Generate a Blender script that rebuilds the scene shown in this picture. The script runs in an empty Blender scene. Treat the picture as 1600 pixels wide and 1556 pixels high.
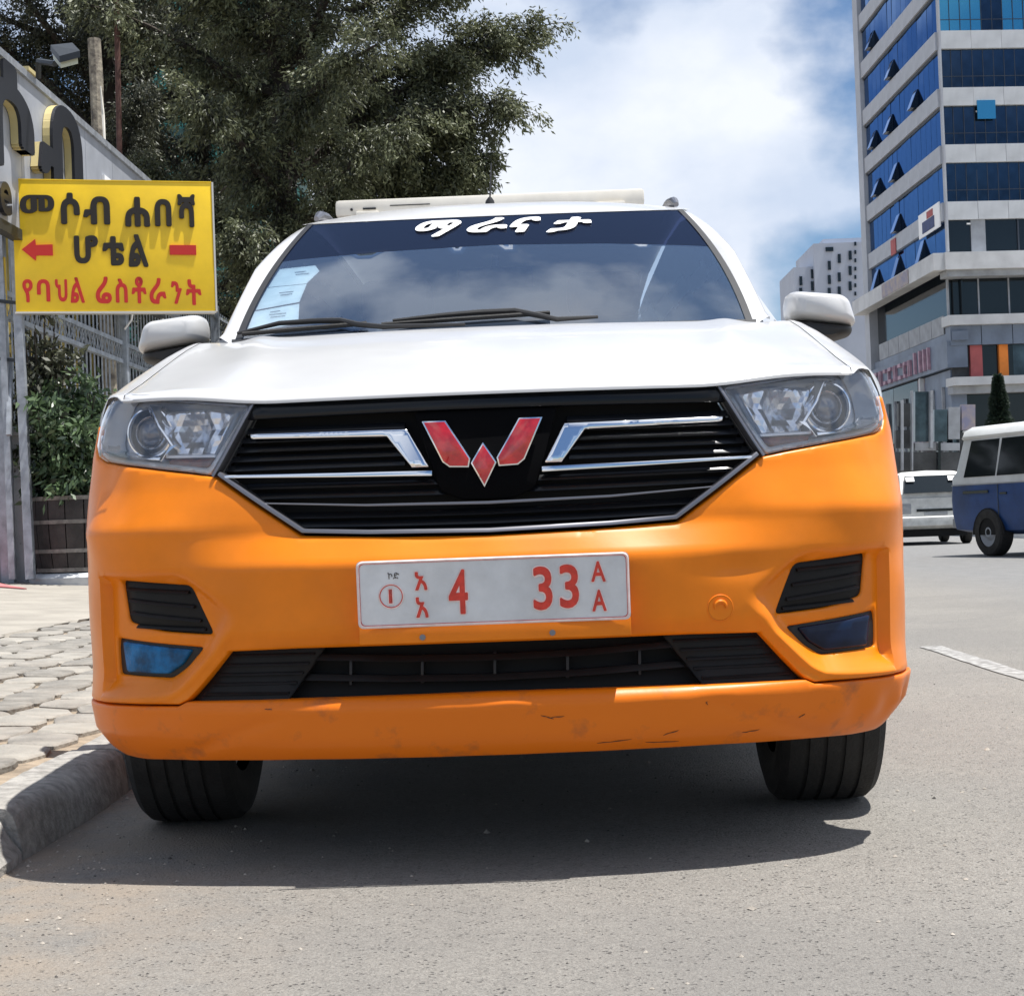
import bpy, bmesh, math, random
import numpy as np
from mathutils import Vector, Matrix
from mathutils.geometry import delaunay_2d_cdt
random.seed(7); rng = np.random.default_rng(11)
SC = bpy.context.scene; COL = SC.collection
rad = math.radians

# ------------------------------------------------------------------ camera, sky, sun, exposure
F, CAMD, CAMX, YAW, ROLL, CAMH = 2680.0, 3.4, 0.102, -0.0156, 0.0372, 0.704
PITCH = math.atan((818-778)/F)
_fw = Vector((math.sin(YAW)*math.cos(PITCH), math.cos(YAW)*math.cos(PITCH), math.sin(PITCH)))
_rt = Vector((math.cos(YAW), -math.sin(YAW), 0)); _up = _rt.cross(_fw)
CO = Vector((CAMX, -CAMD, CAMH))
CR = _rt*math.cos(ROLL) - _up*math.sin(ROLL); CU = _up*math.cos(ROLL) + _rt*math.sin(ROLL); CW = _fw
cam = bpy.data.objects.new('camera', bpy.data.cameras.new('camera')); COL.objects.link(cam)
cam.data.sensor_fit = 'HORIZONTAL'; cam.data.sensor_width = 36; cam.data.lens = 36*F/1600
cam.data.clip_end = 6000; cam.data.clip_start = 0.05
cam.matrix_world = Matrix(((CR.x, CU.x, -CW.x, CO.x), (CR.y, CU.y, -CW.y, CO.y), (CR.z, CU.z, -CW.z, CO.z), (0, 0, 0, 1)))
SC.camera = cam
def at(x, y, Y):                       # the point at world depth Y that the photo shows at pixel x, y
    d = CW + CR*((x-800)/F) - CU*((y-778)/F); return CO + d*((Y-CO.y)/d.y)

SUNV = Vector((0.29, -0.032, 1.0)).normalized()
SC.view_settings.view_transform = 'Standard'; SC.view_settings.look = 'None'
SC.view_settings.exposure = 0.58; SC.view_settings.gamma = 1
SC.view_settings.use_curve_mapping = False
sl = bpy.data.lights.new('sun', 'SUN'); sl.energy = 5.0; sl.angle = rad(0.53); sl.color = (1.0, 0.968, 0.92)
so = bpy.data.objects.new('sun', sl); COL.objects.link(so)
so.rotation_euler = SUNV.to_track_quat('Z', 'Y').to_euler()

W = bpy.data.worlds.new('World'); SC.world = W; W.use_nodes = True
nt = W.node_tree; N = nt.nodes; L = nt.links; N.clear()
def wn(t, **k):
    n = N.new(t)
    for a, b in k.items(): setattr(n, a, b)
    return n
out = wn('ShaderNodeOutputWorld'); bg = wn('ShaderNodeBackground'); bg.inputs[1].default_value = 0.050
sky = wn('ShaderNodeTexSky', sky_type='NISHITA', sun_disc=False)
sky.sun_elevation = math.asin(SUNV.z); sky.sun_rotation = math.atan2(SUNV.x, SUNV.y)
sky.air_density = 1.0; sky.dust_density = 0.6; sky.ozone_density = 2.5
tc = wn('ShaderNodeTexCoord'); mp = wn('ShaderNodeMapping')
mp.inputs['Scale'].default_value = (1, 1, 1.45); mp.inputs['Location'].default_value = (2.4, 6.1, 0.8)
n1 = wn('ShaderNodeTexNoise'); n1.inputs['Scale'].default_value = 3.0; n1.inputs['Detail'].default_value = 10; n1.inputs['Roughness'].default_value = 0.50; n1.inputs['Distortion'].default_value = 0.0
r1 = wn('ShaderNodeValToRGB'); r1.color_ramp.elements[0].position = 0.435; r1.color_ramp.elements[1].position = 0.503
n2 = wn('ShaderNodeTexNoise'); n2.inputs['Scale'].default_value = 5.5; n2.inputs['Detail'].default_value = 8; n2.inputs['Roughness'].default_value = 0.52; n2.inputs['Distortion'].default_value = 0.0
r2 = wn('ShaderNodeValToRGB'); e = r2.color_ramp.elements
e[0].position = 0.40; e[0].color = (8.6, 9.9, 12.2, 1); e[1].position = 0.60; e[1].color = (12.6, 13.2, 14.4, 1)
mx = wn('ShaderNodeMix', data_type='RGBA')
hs = wn('ShaderNodeMix', data_type='RGBA', blend_type='MULTIPLY'); hs.inputs[0].default_value = 1.0; hs.inputs[7].default_value = (1.15, 1.32, 1.50, 1)
L.new(tc.outputs['Generated'], mp.inputs[0]); L.new(mp.outputs[0], n1.inputs[0]); L.new(mp.outputs[0], n2.inputs[0])
L.new(n1.outputs[0], r1.inputs[0]); L.new(n2.outputs[0], r2.inputs[0]); L.new(r1.outputs[0], mx.inputs[0])
L.new(sky.outputs[0], hs.inputs[6]); L.new(hs.outputs[2], mx.inputs[6]); L.new(r2.outputs[0], mx.inputs[7]); L.new(mx.outputs[2], bg.inputs[0]); L.new(bg.outputs[0], out.inputs[0])

# ------------------------------------------------------------------ helpers
M = {}
def mat(name, col, rough=0.5, metal=0.0, var=0.0, vscale=4.0, bump=0.0, bscale=60.0, coat=0.0, spec=0.5, col2=None, trans=0.0, alpha=1.0, ramp=(0.35, 0.65), detail=6):
    m = bpy.data.materials.new(name); m.use_nodes = True; n = m.node_tree.nodes; l = m.node_tree.links
    b = n['Principled BSDF']; b.inputs['Base Color'].default_value = (*col, 1); b.inputs['Roughness'].default_value = rough
    b.inputs['Metallic'].default_value = metal; b.inputs['Coat Weight'].default_value = coat; b.inputs['Coat Roughness'].default_value = 0.04
    b.inputs['Specular IOR Level'].default_value = spec; b.inputs['Transmission Weight'].default_value = trans; b.inputs['Alpha'].default_value = alpha
    t = n.new('ShaderNodeTexCoord')
    if var > 0 or col2:
        x = n.new('ShaderNodeTexNoise'); x.inputs['Scale'].default_value = vscale; x.inputs['Detail'].default_value = detail; x.inputs['Roughness'].default_value = 0.6
        l.new(t.outputs['Object'], x.inputs[0]); r = n.new('ShaderNodeValToRGB'); l.new(x.outputs[0], r.inputs[0])
        c2 = col2 if col2 else tuple(c*(1-var) for c in col); c1 = col if col2 else tuple(min(1, c*(1+var*0.5)) for c in col)
        r.color_ramp.elements[0].position = ramp[0]; r.color_ramp.elements[1].position = ramp[1]
        r.color_ramp.elements[0].color = (*c2, 1); r.color_ramp.elements[1].color = (*c1, 1)
        l.new(r.outputs[0], b.inputs['Base Color'])
    if bump > 0:
        x = n.new('ShaderNodeTexNoise'); x.inputs['Scale'].default_value = bscale; x.inputs['Detail'].default_value = 5
        l.new(t.outputs['Object'], x.inputs[0]); u = n.new('ShaderNodeBump'); u.inputs['Strength'].default_value = bump; u.inputs['Distance'].default_value = 0.02
        l.new(x.outputs[0], u.inputs['Height']); l.new(u.outputs[0], b.inputs['Normal'])
    M[name] = m; return m

def tag(o, label=None, cat=None, group=None, kind=None):
    if label: o['label'] = label
    if cat: o['category'] = cat
    if group: o['group'] = group
    if kind: o['kind'] = kind
    return o
def link(name, me, m, parent=None):
    o = bpy.data.objects.new(name, me); COL.objects.link(o)
    if m is not None and len(me.materials) == 0: me.materials.append(M[m] if isinstance(m, str) else m)
    if parent is not None:
        o.parent = parent; o.matrix_parent_inverse = Matrix.Translation(-parent.location) if parent.rotation_euler.z == 0 else Matrix()
    return o
def raw(name, verts, faces, m, parent=None, smooth=False):
    me = bpy.data.meshes.new(name); me.from_pydata([tuple(v) for v in verts], [], faces); me.update()
    if smooth: me.shade_smooth()
    return link(name, me, m, parent)
def empty(name, loc=(0, 0, 0), rz=0):
    o = bpy.data.objects.new(name, None); o.location = loc; o.rotation_euler = (0, 0, rz); o.empty_display_size = 0.1; COL.objects.link(o); return o

class MB:
    "collects shapes into one mesh"
    def __init__(s): s.v = []; s.f = []
    def add(s, v, f):
        k = len(s.v); s.v += [tuple(p) for p in v]; s.f += [tuple(i+k for i in q) for q in f]; return s
    def box(s, x0, x1, y0, y1, z0, z1, M4=None):
        v = [Vector((x, y, z)) for z in (z0, z1) for y in (y0, y1) for x in (x0, x1)]
        if M4 is not None: v = [M4 @ p for p in v]
        return s.add(v, [(0, 2, 3, 1), (4, 5, 7, 6), (0, 1, 5, 4), (2, 6, 7, 3), (0, 4, 6, 2), (1, 3, 7, 5)])
    def tube(s, pts, rads, seg=10, cap=True):
        pts = [Vector(p) for p in pts]
        if not hasattr(rads, '__len__'): rads = [rads]*len(pts)
        rings = []; prev = None
        for i, p in enumerate(pts):
            t = (pts[min(i+1, len(pts)-1)] - pts[max(i-1, 0)]).normalized()
            if prev is None: a = t.orthogonal().normalized()
            else:
                a = prev - t*prev.dot(t)
                a = a.normalized() if a.length > 1e-6 else t.orthogonal().normalized()
            prev = a; b = t.cross(a)
            rings.append([p + (a*math.cos(2*math.pi*k/seg) + b*math.sin(2*math.pi*k/seg))*rads[i] for k in range(seg)])
        f = [(i*seg+k, i*seg+(k+1) % seg, (i+1)*seg+(k+1) % seg, (i+1)*seg+k) for i in range(len(pts)-1) for k in range(seg)]
        if cap: f += [tuple(range(seg))[::-1], tuple((len(pts)-1)*seg+k for k in range(seg))]
        return s.add([q for r in rings for q in r], f)
    def lathe(s, prof, org, axis='X', seg=48):          # prof: (along, radius)
        org = Vector(org); v = []
        for a, r in prof:
            for k in range(seg):
                c, d = r*math.cos(2*math.pi*k/seg), r*math.sin(2*math.pi*k/seg)
                v.append(org + (Vector((a, c, d)) if axis == 'X' else Vector((c, a, d)) if axis == 'Y' else Vector((c, d, a))))
        n = len(prof)
        return s.add(v, [(i*seg+k, i*seg+(k+1) % seg, (i+1)*seg+(k+1) % seg, (i+1)*seg+k) for i in range(n-1) for k in range(seg)])
    def prism(s, poly, fn, d0, d1):                      # poly of (a,b), fn(a,b,d)->point
        n = len(poly); v = [fn(a, b, d0) for a, b in poly] + [fn(a, b, d1) for a, b in poly]
        return s.add(v, [tuple(range(n)), tuple(range(n, 2*n))[::-1]] + [(i, (i+1) % n, n+(i+1) % n, n+i) for i in range(n)])
    def build(s, name, m, parent=None, smooth=False, bevel=0.0, bseg=2, auto=None):
        me = bpy.data.meshes.new(name); me.from_pydata(s.v, [], s.f); me.update()
        bm = bmesh.new(); bm.from_mesh(me); bmesh.ops.recalc_face_normals(bm, faces=bm.faces)
        if bevel > 0:
            ed = [e for e in bm.edges if len(e.link_faces) == 2 and e.calc_face_angle(0) > 0.5]
            bmesh.ops.bevel(bm, geom=ed, offset=bevel, segments=bseg, affect='EDGES', profile=0.6, clamp_overlap=True)
        bm.to_mesh(me); bm.free()
        if smooth or bevel > 0:
            me.shade_smooth()
            if hasattr(me, 'set_sharp_from_angle'): me.set_sharp_from_angle(angle=rad(auto or 35))
        return link(name, me, m, parent)

def text_mesh(name, s, size, m, parent=None, extrude=0.0, M4=None, bold=0.0, width=None, height=None, shear=0, res=4, fat=0.0):
    cu = bpy.data.curves.new(name, 'FONT'); cu.body = s; cu.size = 1.0; cu.align_x = 'LEFT'; cu.extrude = 0.0; cu.offset = bold; cu.resolution_u = res; cu.shear = shear
    o = bpy.data.objects.new(name, cu); COL.objects.link(o)
    dg = bpy.context.evaluated_depsgraph_get(); me = bpy.data.meshes.new_from_object(o.evaluated_get(dg)); bpy.data.objects.remove(o); bpy.data.curves.remove(cu)
    bm = bmesh.new(); bm.from_mesh(me)
    bmesh.ops.remove_doubles(bm, verts=bm.verts, dist=1e-5)
    if fat > 0:
        g0 = list(bm.faces)
        for k in range(10):
            r = bmesh.ops.duplicate(bm, geom=g0); a = 2*math.pi*k/10; dz = .0006*(k+1)
            for v in [g for g in r['geom'] if isinstance(g, bmesh.types.BMVert)]: v.co += Vector((fat*math.cos(a), fat*math.sin(a), dz))
    xs = [v.co.x for v in bm.verts]; ys = [v.co.y for v in bm.verts]
    x0, x1, y0, y1 = min(xs), max(xs), min(ys), max(ys)
    sx = (width/(x1-x0)) if width else size; sy = (height/(y1-y0)) if height else size
    for v in bm.verts: v.co = Vector(((v.co.x-x0)*sx, (v.co.y-y0)*sy, v.co.z*.2))
    if extrude > 0:
        r = bmesh.ops.extrude_face_region(bm, geom=list(bm.faces))
        for v in [g for g in r['geom'] if isinstance(g, bmesh.types.BMVert)]: v.co.z += extrude
        bmesh.ops.recalc_face_normals(bm, faces=bm.faces)
    me.clear_geometry(); bm.to_mesh(me); bm.free(); me.shade_flat(); me.name = name; me.materials.clear()
    if M4 is not None: me.transform(M4)
    return link(name, me, m, parent)

def frame(org, xdir, ydir):
    x = Vector(xdir).normalized(); y = Vector(ydir); y = (y - x*y.dot(x)).normalized(); z = x.cross(y)
    return Matrix(((x.x, y.x, z.x, org[0]), (x.y, y.y, z.y, org[1]), (x.z, y.z, z.z, org[2]), (0, 0, 0, 1)))

# ------------------------------------------------------------------ materials
mat('orange_paint', (0.77, 0.200, 0.003), 0.36, var=0.09, vscale=7, coat=0.12, spec=0.28, bump=0.012, bscale=18)
mat('orange_dirty', (0.72, 0.165, 0.004), 0.40, spec=.28, coat=0.08, vscale=11, col2=(0.34, 0.10, 0.03), ramp=(0.25, 0.44), bump=0.03, bscale=30)
mat('white_paint', (0.54, 0.54, 0.54), 0.28, coat=0.4, var=0.09, vscale=2.2)
mat('cream_paint', (0.72, 0.68, 0.60), 0.5, var=0.12, vscale=6)
mat('gloss_black', (0.006, 0.007, 0.009), 0.22, coat=0.0, spec=0.28)
mat('matte_black', (0.012, 0.012, 0.013), 0.55, var=0.3, vscale=20)
mat('vent_black', (0.011, 0.0105, 0.0105), 0.5, spec=.2, var=0.2, vscale=25)
mat('deep_black', (0.004, 0.004, 0.004), 0.9)
mat('chrome', (0.80, 0.81, 0.83), 0.10, metal=1.0)
mat('satin_metal', (0.20, 0.20, 0.22), 0.34, metal=0.8)
mat('lamp_chrome', (0.72, 0.74, 0.78), 0.26, metal=1.0)
mat('lamp_silver', (0.80, 0.82, 0.86), 0.30, metal=0.25)
mat('lamp_dark', (0.07, 0.08, 0.10), 0.3, metal=0.4)
mat('amber', (0.24, 0.07, 0.04), 0.25, col2=(0.08, 0.03, 0.03), vscale=40, coat=0.6)
mat('red_enamel', (0.55, 0.012, 0.018), 0.12, coat=1.0, var=0.35, vscale=30)
mat('rubber', (0.020, 0.019, 0.018), 0.8, var=0.4, vscale=12, bump=0.2, bscale=120)
mat('plate_white', (0.62, 0.64, 0.66), 0.35, metal=0.2, var=0.18, vscale=7, bump=0.25, bscale=9)
mat('plate_red', (0.62, 0.045, 0.025), 0.5, var=0.2, vscale=60)
mat('plate_rim', (0.80, 0.66, 0.62), 0.45, var=0.2, vscale=30)
mat('blue_film', (0.004, 0.12, 0.30), 0.30, spec=.25, var=0.6, vscale=22, coat=0.1, bump=0.25, bscale=40)
mat('navy_film', (0.005, 0.012, 0.035), 0.22, spec=.25, var=0.4, vscale=14)
mat('paper', (0.80, 0.82, 0.80), 0.6, var=0.10, vscale=26)
mat('decal_white', (0.9, 0.9, 0.9), 0.5)
mat('seat_grey', (0.09, 0.10, 0.12), 0.8, var=0.2)
mat('dash', (0.05, 0.055, 0.065), 0.6, var=0.2)
mat('scuff', (0.035, 0.025, 0.02), 0.8)

def glass_mat(name, tint, refl=1.0, rough=0.0, thick=0.0, ior=1.52, dcol=(0.35, 0.45, 0.6)):
    m = bpy.data.materials.new(name); m.use_nodes = True; n = m.node_tree.nodes; l = m.node_tree.links; n.clear()
    o = n.new('ShaderNodeOutputMaterial'); a = n.new('ShaderNodeBsdfTransparent'); a.inputs[0].default_value = (*tint, 1)
    g = n.new('ShaderNodeBsdfGlossy'); g.inputs[1].default_value = rough; g.inputs[0].default_value = (1, 1, 1, 1)
    fr = n.new('ShaderNodeFresnel'); fr.inputs[0].default_value = ior; mu = n.new('ShaderNodeMath'); mu.operation = 'MULTIPLY'; mu.inputs[1].default_value = refl; mu.use_clamp = True
    x = n.new('ShaderNodeMixShader'); l.new(fr.outputs[0], mu.inputs[0]); l.new(mu.outputs[0], x.inputs[0]); l.new(a.outputs[0], x.inputs[1]); l.new(g.outputs[0], x.inputs[2])
    last = x
    if thick > 0:  # here a haze weight: flat diffuse sheen mixed over the glass
        d = n.new('ShaderNodeBsdfDiffuse'); d.inputs[0].default_value = (*(dcol), 1); y = n.new('ShaderNodeMixShader'); y.inputs[0].default_value = thick
        l.new(x.outputs[0], y.inputs[1]); l.new(d.outputs[0], y.inputs[2]); last = y
    l.new(last.outputs[0], o.inputs[0]); M[name] = m; return m
glass_mat('windshield_glass', (0.55, 0.66, 0.74), 1.75, thick=0.05, dcol=(0.34, 0.48, 0.74))  # bluish diffuse colour paints the reflected sky into the glass
glass_mat('tint_band', (0.03, 0.04, 0.09), 0.55, thick=0.05, dcol=(0.14, 0.20, 0.42))
glass_mat('lamp_glass', (0.97, 0.98, 1.0), 1.3, thick=0.05, dcol=(.8,.84,.9))
glass_mat('car_glass', (0.10, 0.13, 0.15), 1.2)
# ------------------------------------------------------------------ front and side surface of the white and orange car: u runs along the plan outline from the nose, z is height
_TH = [(0, 0), (.5, 12), (.72, 24), (.84, 44), (.94, 68), (1.08, 83), (1.3, 88.5), (1.6, 90), (9, 90)]
_us = np.linspace(0, 6, 3001); _th = np.radians(np.interp(_us, *zip(*_TH)))
_PX = np.concatenate([[0], np.cumsum(np.cos(_th[:-1])*(_us[1]-_us[0]))]); _PY = np.concatenate([[0], np.cumsum(np.sin(_th[:-1])*(_us[1]-_us[0]))])
_CEN = [(.20, -.06), (.243, -.035), (.262, -.012), (.285, .004), (.352, .020), (.392, -.022), (.47, -.02), (.50, 0), (.635, .012), (.70, -.035), (.82, -.045), (.97, -.075), (1.0, -.10), (1.1, -.2)]
_SID = [(.20, -.10), (.237, -.055), (.262, -.03), (.30, -.002), (.35, .008), (.37, .004), (.42, -.004), (.62, .0), (.715, .020), (.80, -.018), (.86, -.036), (.95, -.050), (1.02, -.070), (1.06, -.10), (1.1, -.2)]
_FLK = [(.20, -.10), (.237, -.055), (.262, -.03), (.30, -.002), (.35, .008), (.37, .004), (.42, .002), (.62, .006), (.72, .006), (.80, -.002), (.88, -.012), (.95, -.028), (1.02, -.055), (1.06, -.10), (1.1, -.2)]
def smv(a, b, x):
    t = np.clip((x-a)/(b-a), 0, 1); return t*t*(3-2*t)
def Sv(u, z, ex=0.0):
    u = np.asarray(u, float); z = np.asarray(z, float); a = np.abs(u)
    w = smv(.30, .80, a); c = np.interp(z, *zip(*_CEN)); s = np.interp(z, *zip(*_SID))
    c = (c + np.interp(z-.006, *zip(*_CEN)) + np.interp(z+.006, *zip(*_CEN)))/3; s = (s + np.interp(z-.008, *zip(*_SID)) + np.interp(z+.008, *zip(*_SID)))/3
    fl = np.interp(z, *zip(*_FLK)); wf = smv(.86, 1.0, a); s = s*(1-wf)+fl*wf
    o = c*(1-w)+s*w + ex; t = np.interp(a, _us, _th)
    return np.stack([np.sign(u)*(np.interp(a, _us, _PX)+np.sin(t)*o), np.interp(a, _us, _PY)-np.cos(t)*o, z+0*u], -1)
def S1(u, z, ex=0.0): return Vector(Sv(np.array([u]), np.array([z]), ex)[0])

def inpoly(P, poly):
    x, y = P[:, 0], P[:, 1]; r = np.zeros(len(P), bool); n = len(poly)
    for i in range(n):
        x0, y0 = poly[i]; x1, y1 = poly[(i+1) % n]
        if y0 == y1: continue
        c = ((y0 > y) != (y1 > y)) & (x < (x1-x0)*(y-y0)/(y1-y0)+x0); r ^= c
    return r
def distseg(P, poly, closed=True):
    d = np.full(len(P), 1e9); n = len(poly)
    for i in range(n if closed else n-1):
        a = np.array(poly[i]); b = np.array(poly[(i+1) % n]); ab = b-a; L2 = max(ab@ab, 1e-12)
        t = np.clip(((P-a)@ab)/L2, 0, 1); d = np.minimum(d, np.hypot(*(P-a-t[:, None]*ab).T))
    return d
def rpoly(poly, r=0.01, n=4):           # round the corners
    out = []; k = len(poly)
    for i in range(k):
        p = np.array(poly[i]); a = np.array(poly[i-1]); b = np.array(poly[(i+1) % k])
        la, lb = np.linalg.norm(a-p), np.linalg.norm(b-p); q = min(r, la*0.45, lb*0.45)
        s, e = p+(a-p)/la*q, p+(b-p)/lb*q
        for j in range(n+1):
            t = j/n; out.append(tuple((1-t)**2*s+2*t*(1-t)*p+t*t*e))
    return out
def mir(poly): return [(-a, b) for a, b in poly][::-1]

def panel(name, outer, holes, m, parent, res=0.02, thick=0.02, ex=0.0, rnd=0.004, feat=None, mapf=None, smooth=True, ang=50, lines=()):
    "a sheet of the given outline laid on a surface, with rolled edges and returned rims"
    mapf = mapf or Sv
    def dens(poly):
        o = []
        for i in range(len(poly)):
            a = np.array(poly[i]); b = np.array(poly[(i+1) % len(poly)]); k = max(1, int(np.ceil(np.linalg.norm(b-a)/res)))
            o += [tuple(a+(b-a)*j/k) for j in range(k)]
        return o
    loops = [dens(outer)]+[dens(h) for h in holes]
    V = []; E = []
    for lp in loops:
        k = len(V); V += lp; E += [(k+i, k+(i+1) % len(lp)) for i in range(len(lp))]
    nb = len(V); O = np.array(outer); x0, y0 = O.min(0); x1, y1 = O.max(0)
    gx, gy = np.meshgrid(np.arange(x0+res/2, x1, res), np.arange(y0+res/2, y1, res)); gx = gx + (np.arange(gy.shape[0]) % 2)[:, None]*res/2
    G = np.stack([gx.ravel(), gy.ravel()], 1)
    def clean(G, mind):
        k = inpoly(G, outer); G = G[k]
        for h in holes: G = G[~inpoly(G, h)]
        d = np.full(len(G), 1e9)
        for p in [outer]+holes: d = np.minimum(d, distseg(G, p))
        return G[d > mind]
    G = clean(G, max(res*0.55, rnd*1.6))
    LP = []
    for ln in lines:
        for i in range(len(ln)-1):
            a = np.array(ln[i]); b_ = np.array(ln[i+1]); k = max(1, int(np.linalg.norm(b_-a)/.004)); LP += [a+(b_-a)*j/k for j in range(k)]
    if LP:
        LP = clean(np.array(LP), rnd*1.2); dd = np.full(len(G), 9.)
        for ln in lines: dd = np.minimum(dd, distseg(G, ln, closed=False))
        G = np.concatenate([G[dd > .0035], LP])
    rings = []
    if rnd > 0:
        for lp in loops:
            P = np.array(lp); t = np.roll(P, -1, 0)-np.roll(P, 1, 0); t /= np.maximum(np.hypot(*t.T), 1e-9)[:, None]; nn = np.stack([-t[:, 1], t[:, 0]], 1)
            for s in (1, -1):
                for k in (0.35, 1.05): rings.append(clean(P+nn*s*rnd*k, rnd*k*0.75))
    A = np.concatenate([np.array(V)]+([np.concatenate(rings)] if rings else [])+[G])
    vs, es, fs, ov, oe, of = delaunay_2d_cdt([Vector((float(a), float(b))) for a, b in A], E, [], 0, 1e-6)
    P = np.array([(v.x, v.y) for v in vs]); T = np.array([f[:] for f in fs if len(f) == 3]); C = P[T].mean(1)
    k = inpoly(C, outer)
    for h in holes: k &= ~inpoly(C, h)
    T = T[k]; d = np.full(len(P), 1e9)
    for p in [outer]+holes: d = np.minimum(d, distseg(P, p))
    e = np.full(len(P), float(ex))
    if rnd > 0: e -= rnd*(1-np.clip(d/(rnd*1.05), 0, 1))**2
    if feat is not None: e = e+feat(P[:, 0], P[:, 1])
    X = mapf(P[:, 0], P[:, 1], e)
    cnt = {}
    for t in T:
        for i in range(3):
            a, b = int(t[i]), int(t[(i+1) % 3]); cnt[(a, b)] = 1
    bd = [(a, b) for (a, b) in cnt if (b, a) not in cnt]
    idx = sorted({i for q in bd for i in q}); mp_ = {i: len(X)+j for j, i in enumerate(idx)}
    B = mapf(P[idx, 0], P[idx, 1], e[idx]-thick)
    used = list(map(tuple, T.tolist())) + [(b, a, mp_[a], mp_[b]) for a, b in bd]
    vv = np.concatenate([X, B])
    me = bpy.data.meshes.new(name); me.from_pydata(vv.tolist(), [], used); me.update()
    bm = bmesh.new(); bm.from_mesh(me); bmesh.ops.delete(bm, geom=[v for v in bm.verts if not v.link_faces], context='VERTS')
    bmesh.ops.recalc_face_normals(bm, faces=bm.faces); bm.to_mesh(me); bm.free()
    if smooth:
        me.shade_smooth(); me.set_sharp_from_angle(angle=rad(ang))
    return link(name, me, m, parent)

def sweep(name, path, h, d, ex, m, parent, n=1, bevel=0.0015, z_tilt=0.0):
    "a moulding along (u,z) points; h height, d depth behind the surface offset ex"
    pts = []
    for i in range(len(path)-1):
        a, b = np.array(path[i]), np.array(path[i+1]); k = max(1, int(abs(b-a).max()/0.03))
        pts += [tuple(a+(b-a)*j/k) for j in range(k)]
    pts.append(path[-1]); mb = MB(); v = []; P = np.array(pts); hs = h if hasattr(h, '__len__') else [h]*len(pts)
    if hasattr(h, '__len__'): hs = np.interp(np.linspace(0, 1, len(pts)), np.linspace(0, 1, len(h)), h)
    for i, p in enumerate(P):
        t = P[min(i+1, len(P)-1)]-P[max(i-1, 0)]; t = t/max(np.hypot(*t), 1e-9); nn = np.array([-t[1], t[0]]); 
        if nn[1] < 0: nn = -nn
        a = p+nn*hs[i]/2; b = p-nn*hs[i]/2
        v += [S1(a[0], a[1], ex-z_tilt), S1(b[0], b[1], ex), S1(b[0], b[1], ex-d), S1(a[0], a[1], ex-d)]
    f = []
    for i in range(len(pts)-1): f += [(4*i+k, 4*i+(k+1) % 4, 4*i+4+(k+1) % 4, 4*i+4+k) for k in range(4)]
    f += [(0, 1, 2, 3), tuple(4*(len(pts)-1)+k for k in (3, 2, 1, 0))]
    return mb.add(v, f).build(name, m, parent, bevel=bevel)

# ------------------------------------------------------------------ the taxi
car = empty('parked_taxi', (0, 1.5, 0))
tag(car, 'large white over orange taxi parked facing the camera at the kerb', 'car')

GR = [(.491, .970), (.573, .823), (.388, .697), (.20, .688), (0, .684)]
grille = GR + [(-a, b) for a, b in GR[:-1]][::-1] + [(-.25, .972), (0, .973), (.25, .972)]
HL = [(.500, .970), (.588, .826), (.623, .832), (.74, .848), (.852, .861), (.91, .868), (.945, .880), (.968, .905), (.975, .96), (.965, .995), (.935, 1.012), (.88, 1.014), (.79, 1.008), (.62, .985)]
FU = rpoly([(.828, .617), (.633, .602), (.585, .500), (.700, .508), (.812, .528)], .014)
FL = rpoly([(.862, .495), (.613, .474), (.650, .437), (.691, .412), (.862, .418)], .010)
RIDGE = [(.497, .546), (.556, .480), (.633, .405), (.660, .382), (.70, .370), (.95, .366)]
POCK = RIDGE + [(.95, .45), (.90, .625), (.633, .625), (.56, .575)]
def offl(P, d):
    P = np.array(P); t = np.gradient(P, axis=0); t /= np.hypot(*t.T)[:, None]; return [tuple(p) for p in P+np.stack([-t[:, 1], t[:, 0]], 1)*d]
_rd = []
for i in range(len(RIDGE)-1): _rd += [tuple(np.array(RIDGE[i])+(np.array(RIDGE[i+1])-np.array(RIDGE[i]))*j/4) for j in range(4)]
_rd.append(RIDGE[-1]); _rd = [tuple(sum(np.array(_rd[min(len(_rd)-1, max(0, i+k))]) for k in (-2, -1, 0, 1, 2))/5) for i in range(len(_rd))]
RIDGE = _rd; POCK = RIDGE + [(.95, .45), (.90, .625), (.633, .625), (.56, .575)]
RL = [offl(RIDGE, d) for d in (-.012, -.006, 0, .004, .010, .018, .027, .036)]
RL += [[(.862, .63), (.862, .40)], [(.873, .63), (.873, .37)], [(.884, .63), (.884, .37)]]
RL = RL+[mir(l_) for l_ in RL]
def bump_feat(u, z):
    a = np.abs(u); P = np.stack([a, z], 1); dl = distseg(P, RIDGE, closed=False); ins = inpoly(P, POCK)
    ramp = smv(.50, .60, a)*(1-smv(.872, .884, a))
    i = .008 - .032*np.clip((dl-.003)/.034, 0, 1); o = .008*(1-np.clip(dl/.012, 0, 1))
    top = 1-smv(.600, .640, z)
    f = np.where(ins, np.where(i > 0, i, i*top)*ramp*smv(0, .030, distseg(P, [(.50, .546), (.56, .578), (.633, .630), (.70, .66)], closed=False)), o*ramp)
    # soft waves of old repairs
    f += 0.0016*np.sin(u*9.0+z*13)*np.sin(z*17+u*4) + 0.0010*np.sin(u*23+1.3)*np.sin(z*31+u*7)
    # dent beside the left vent of the picture's right side
    f -= 0.006*np.exp(-(((u-.50)/.06)**2+((z-.60)/.02)**2))
    return f
IN = [(.645, .366), (.636, .370), (.546, .466), (.40, .469), (0, .470)]
bo = [(0, .682), (.20, .686), (.388, .695), (.574, .820), (.588, .823), (.623, .829), (.74, .845), (.852, .858), (.91, .865), (.95, .876), (.975, .902), (.982, .948), (1.02, .952), (1.10, .952), (1.17, .952), (1.19, .80), (1.155, .62), (1.10, .50), (1.075, .361), (.655, .361)] + IN[1:]
half = bo[1:]
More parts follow.
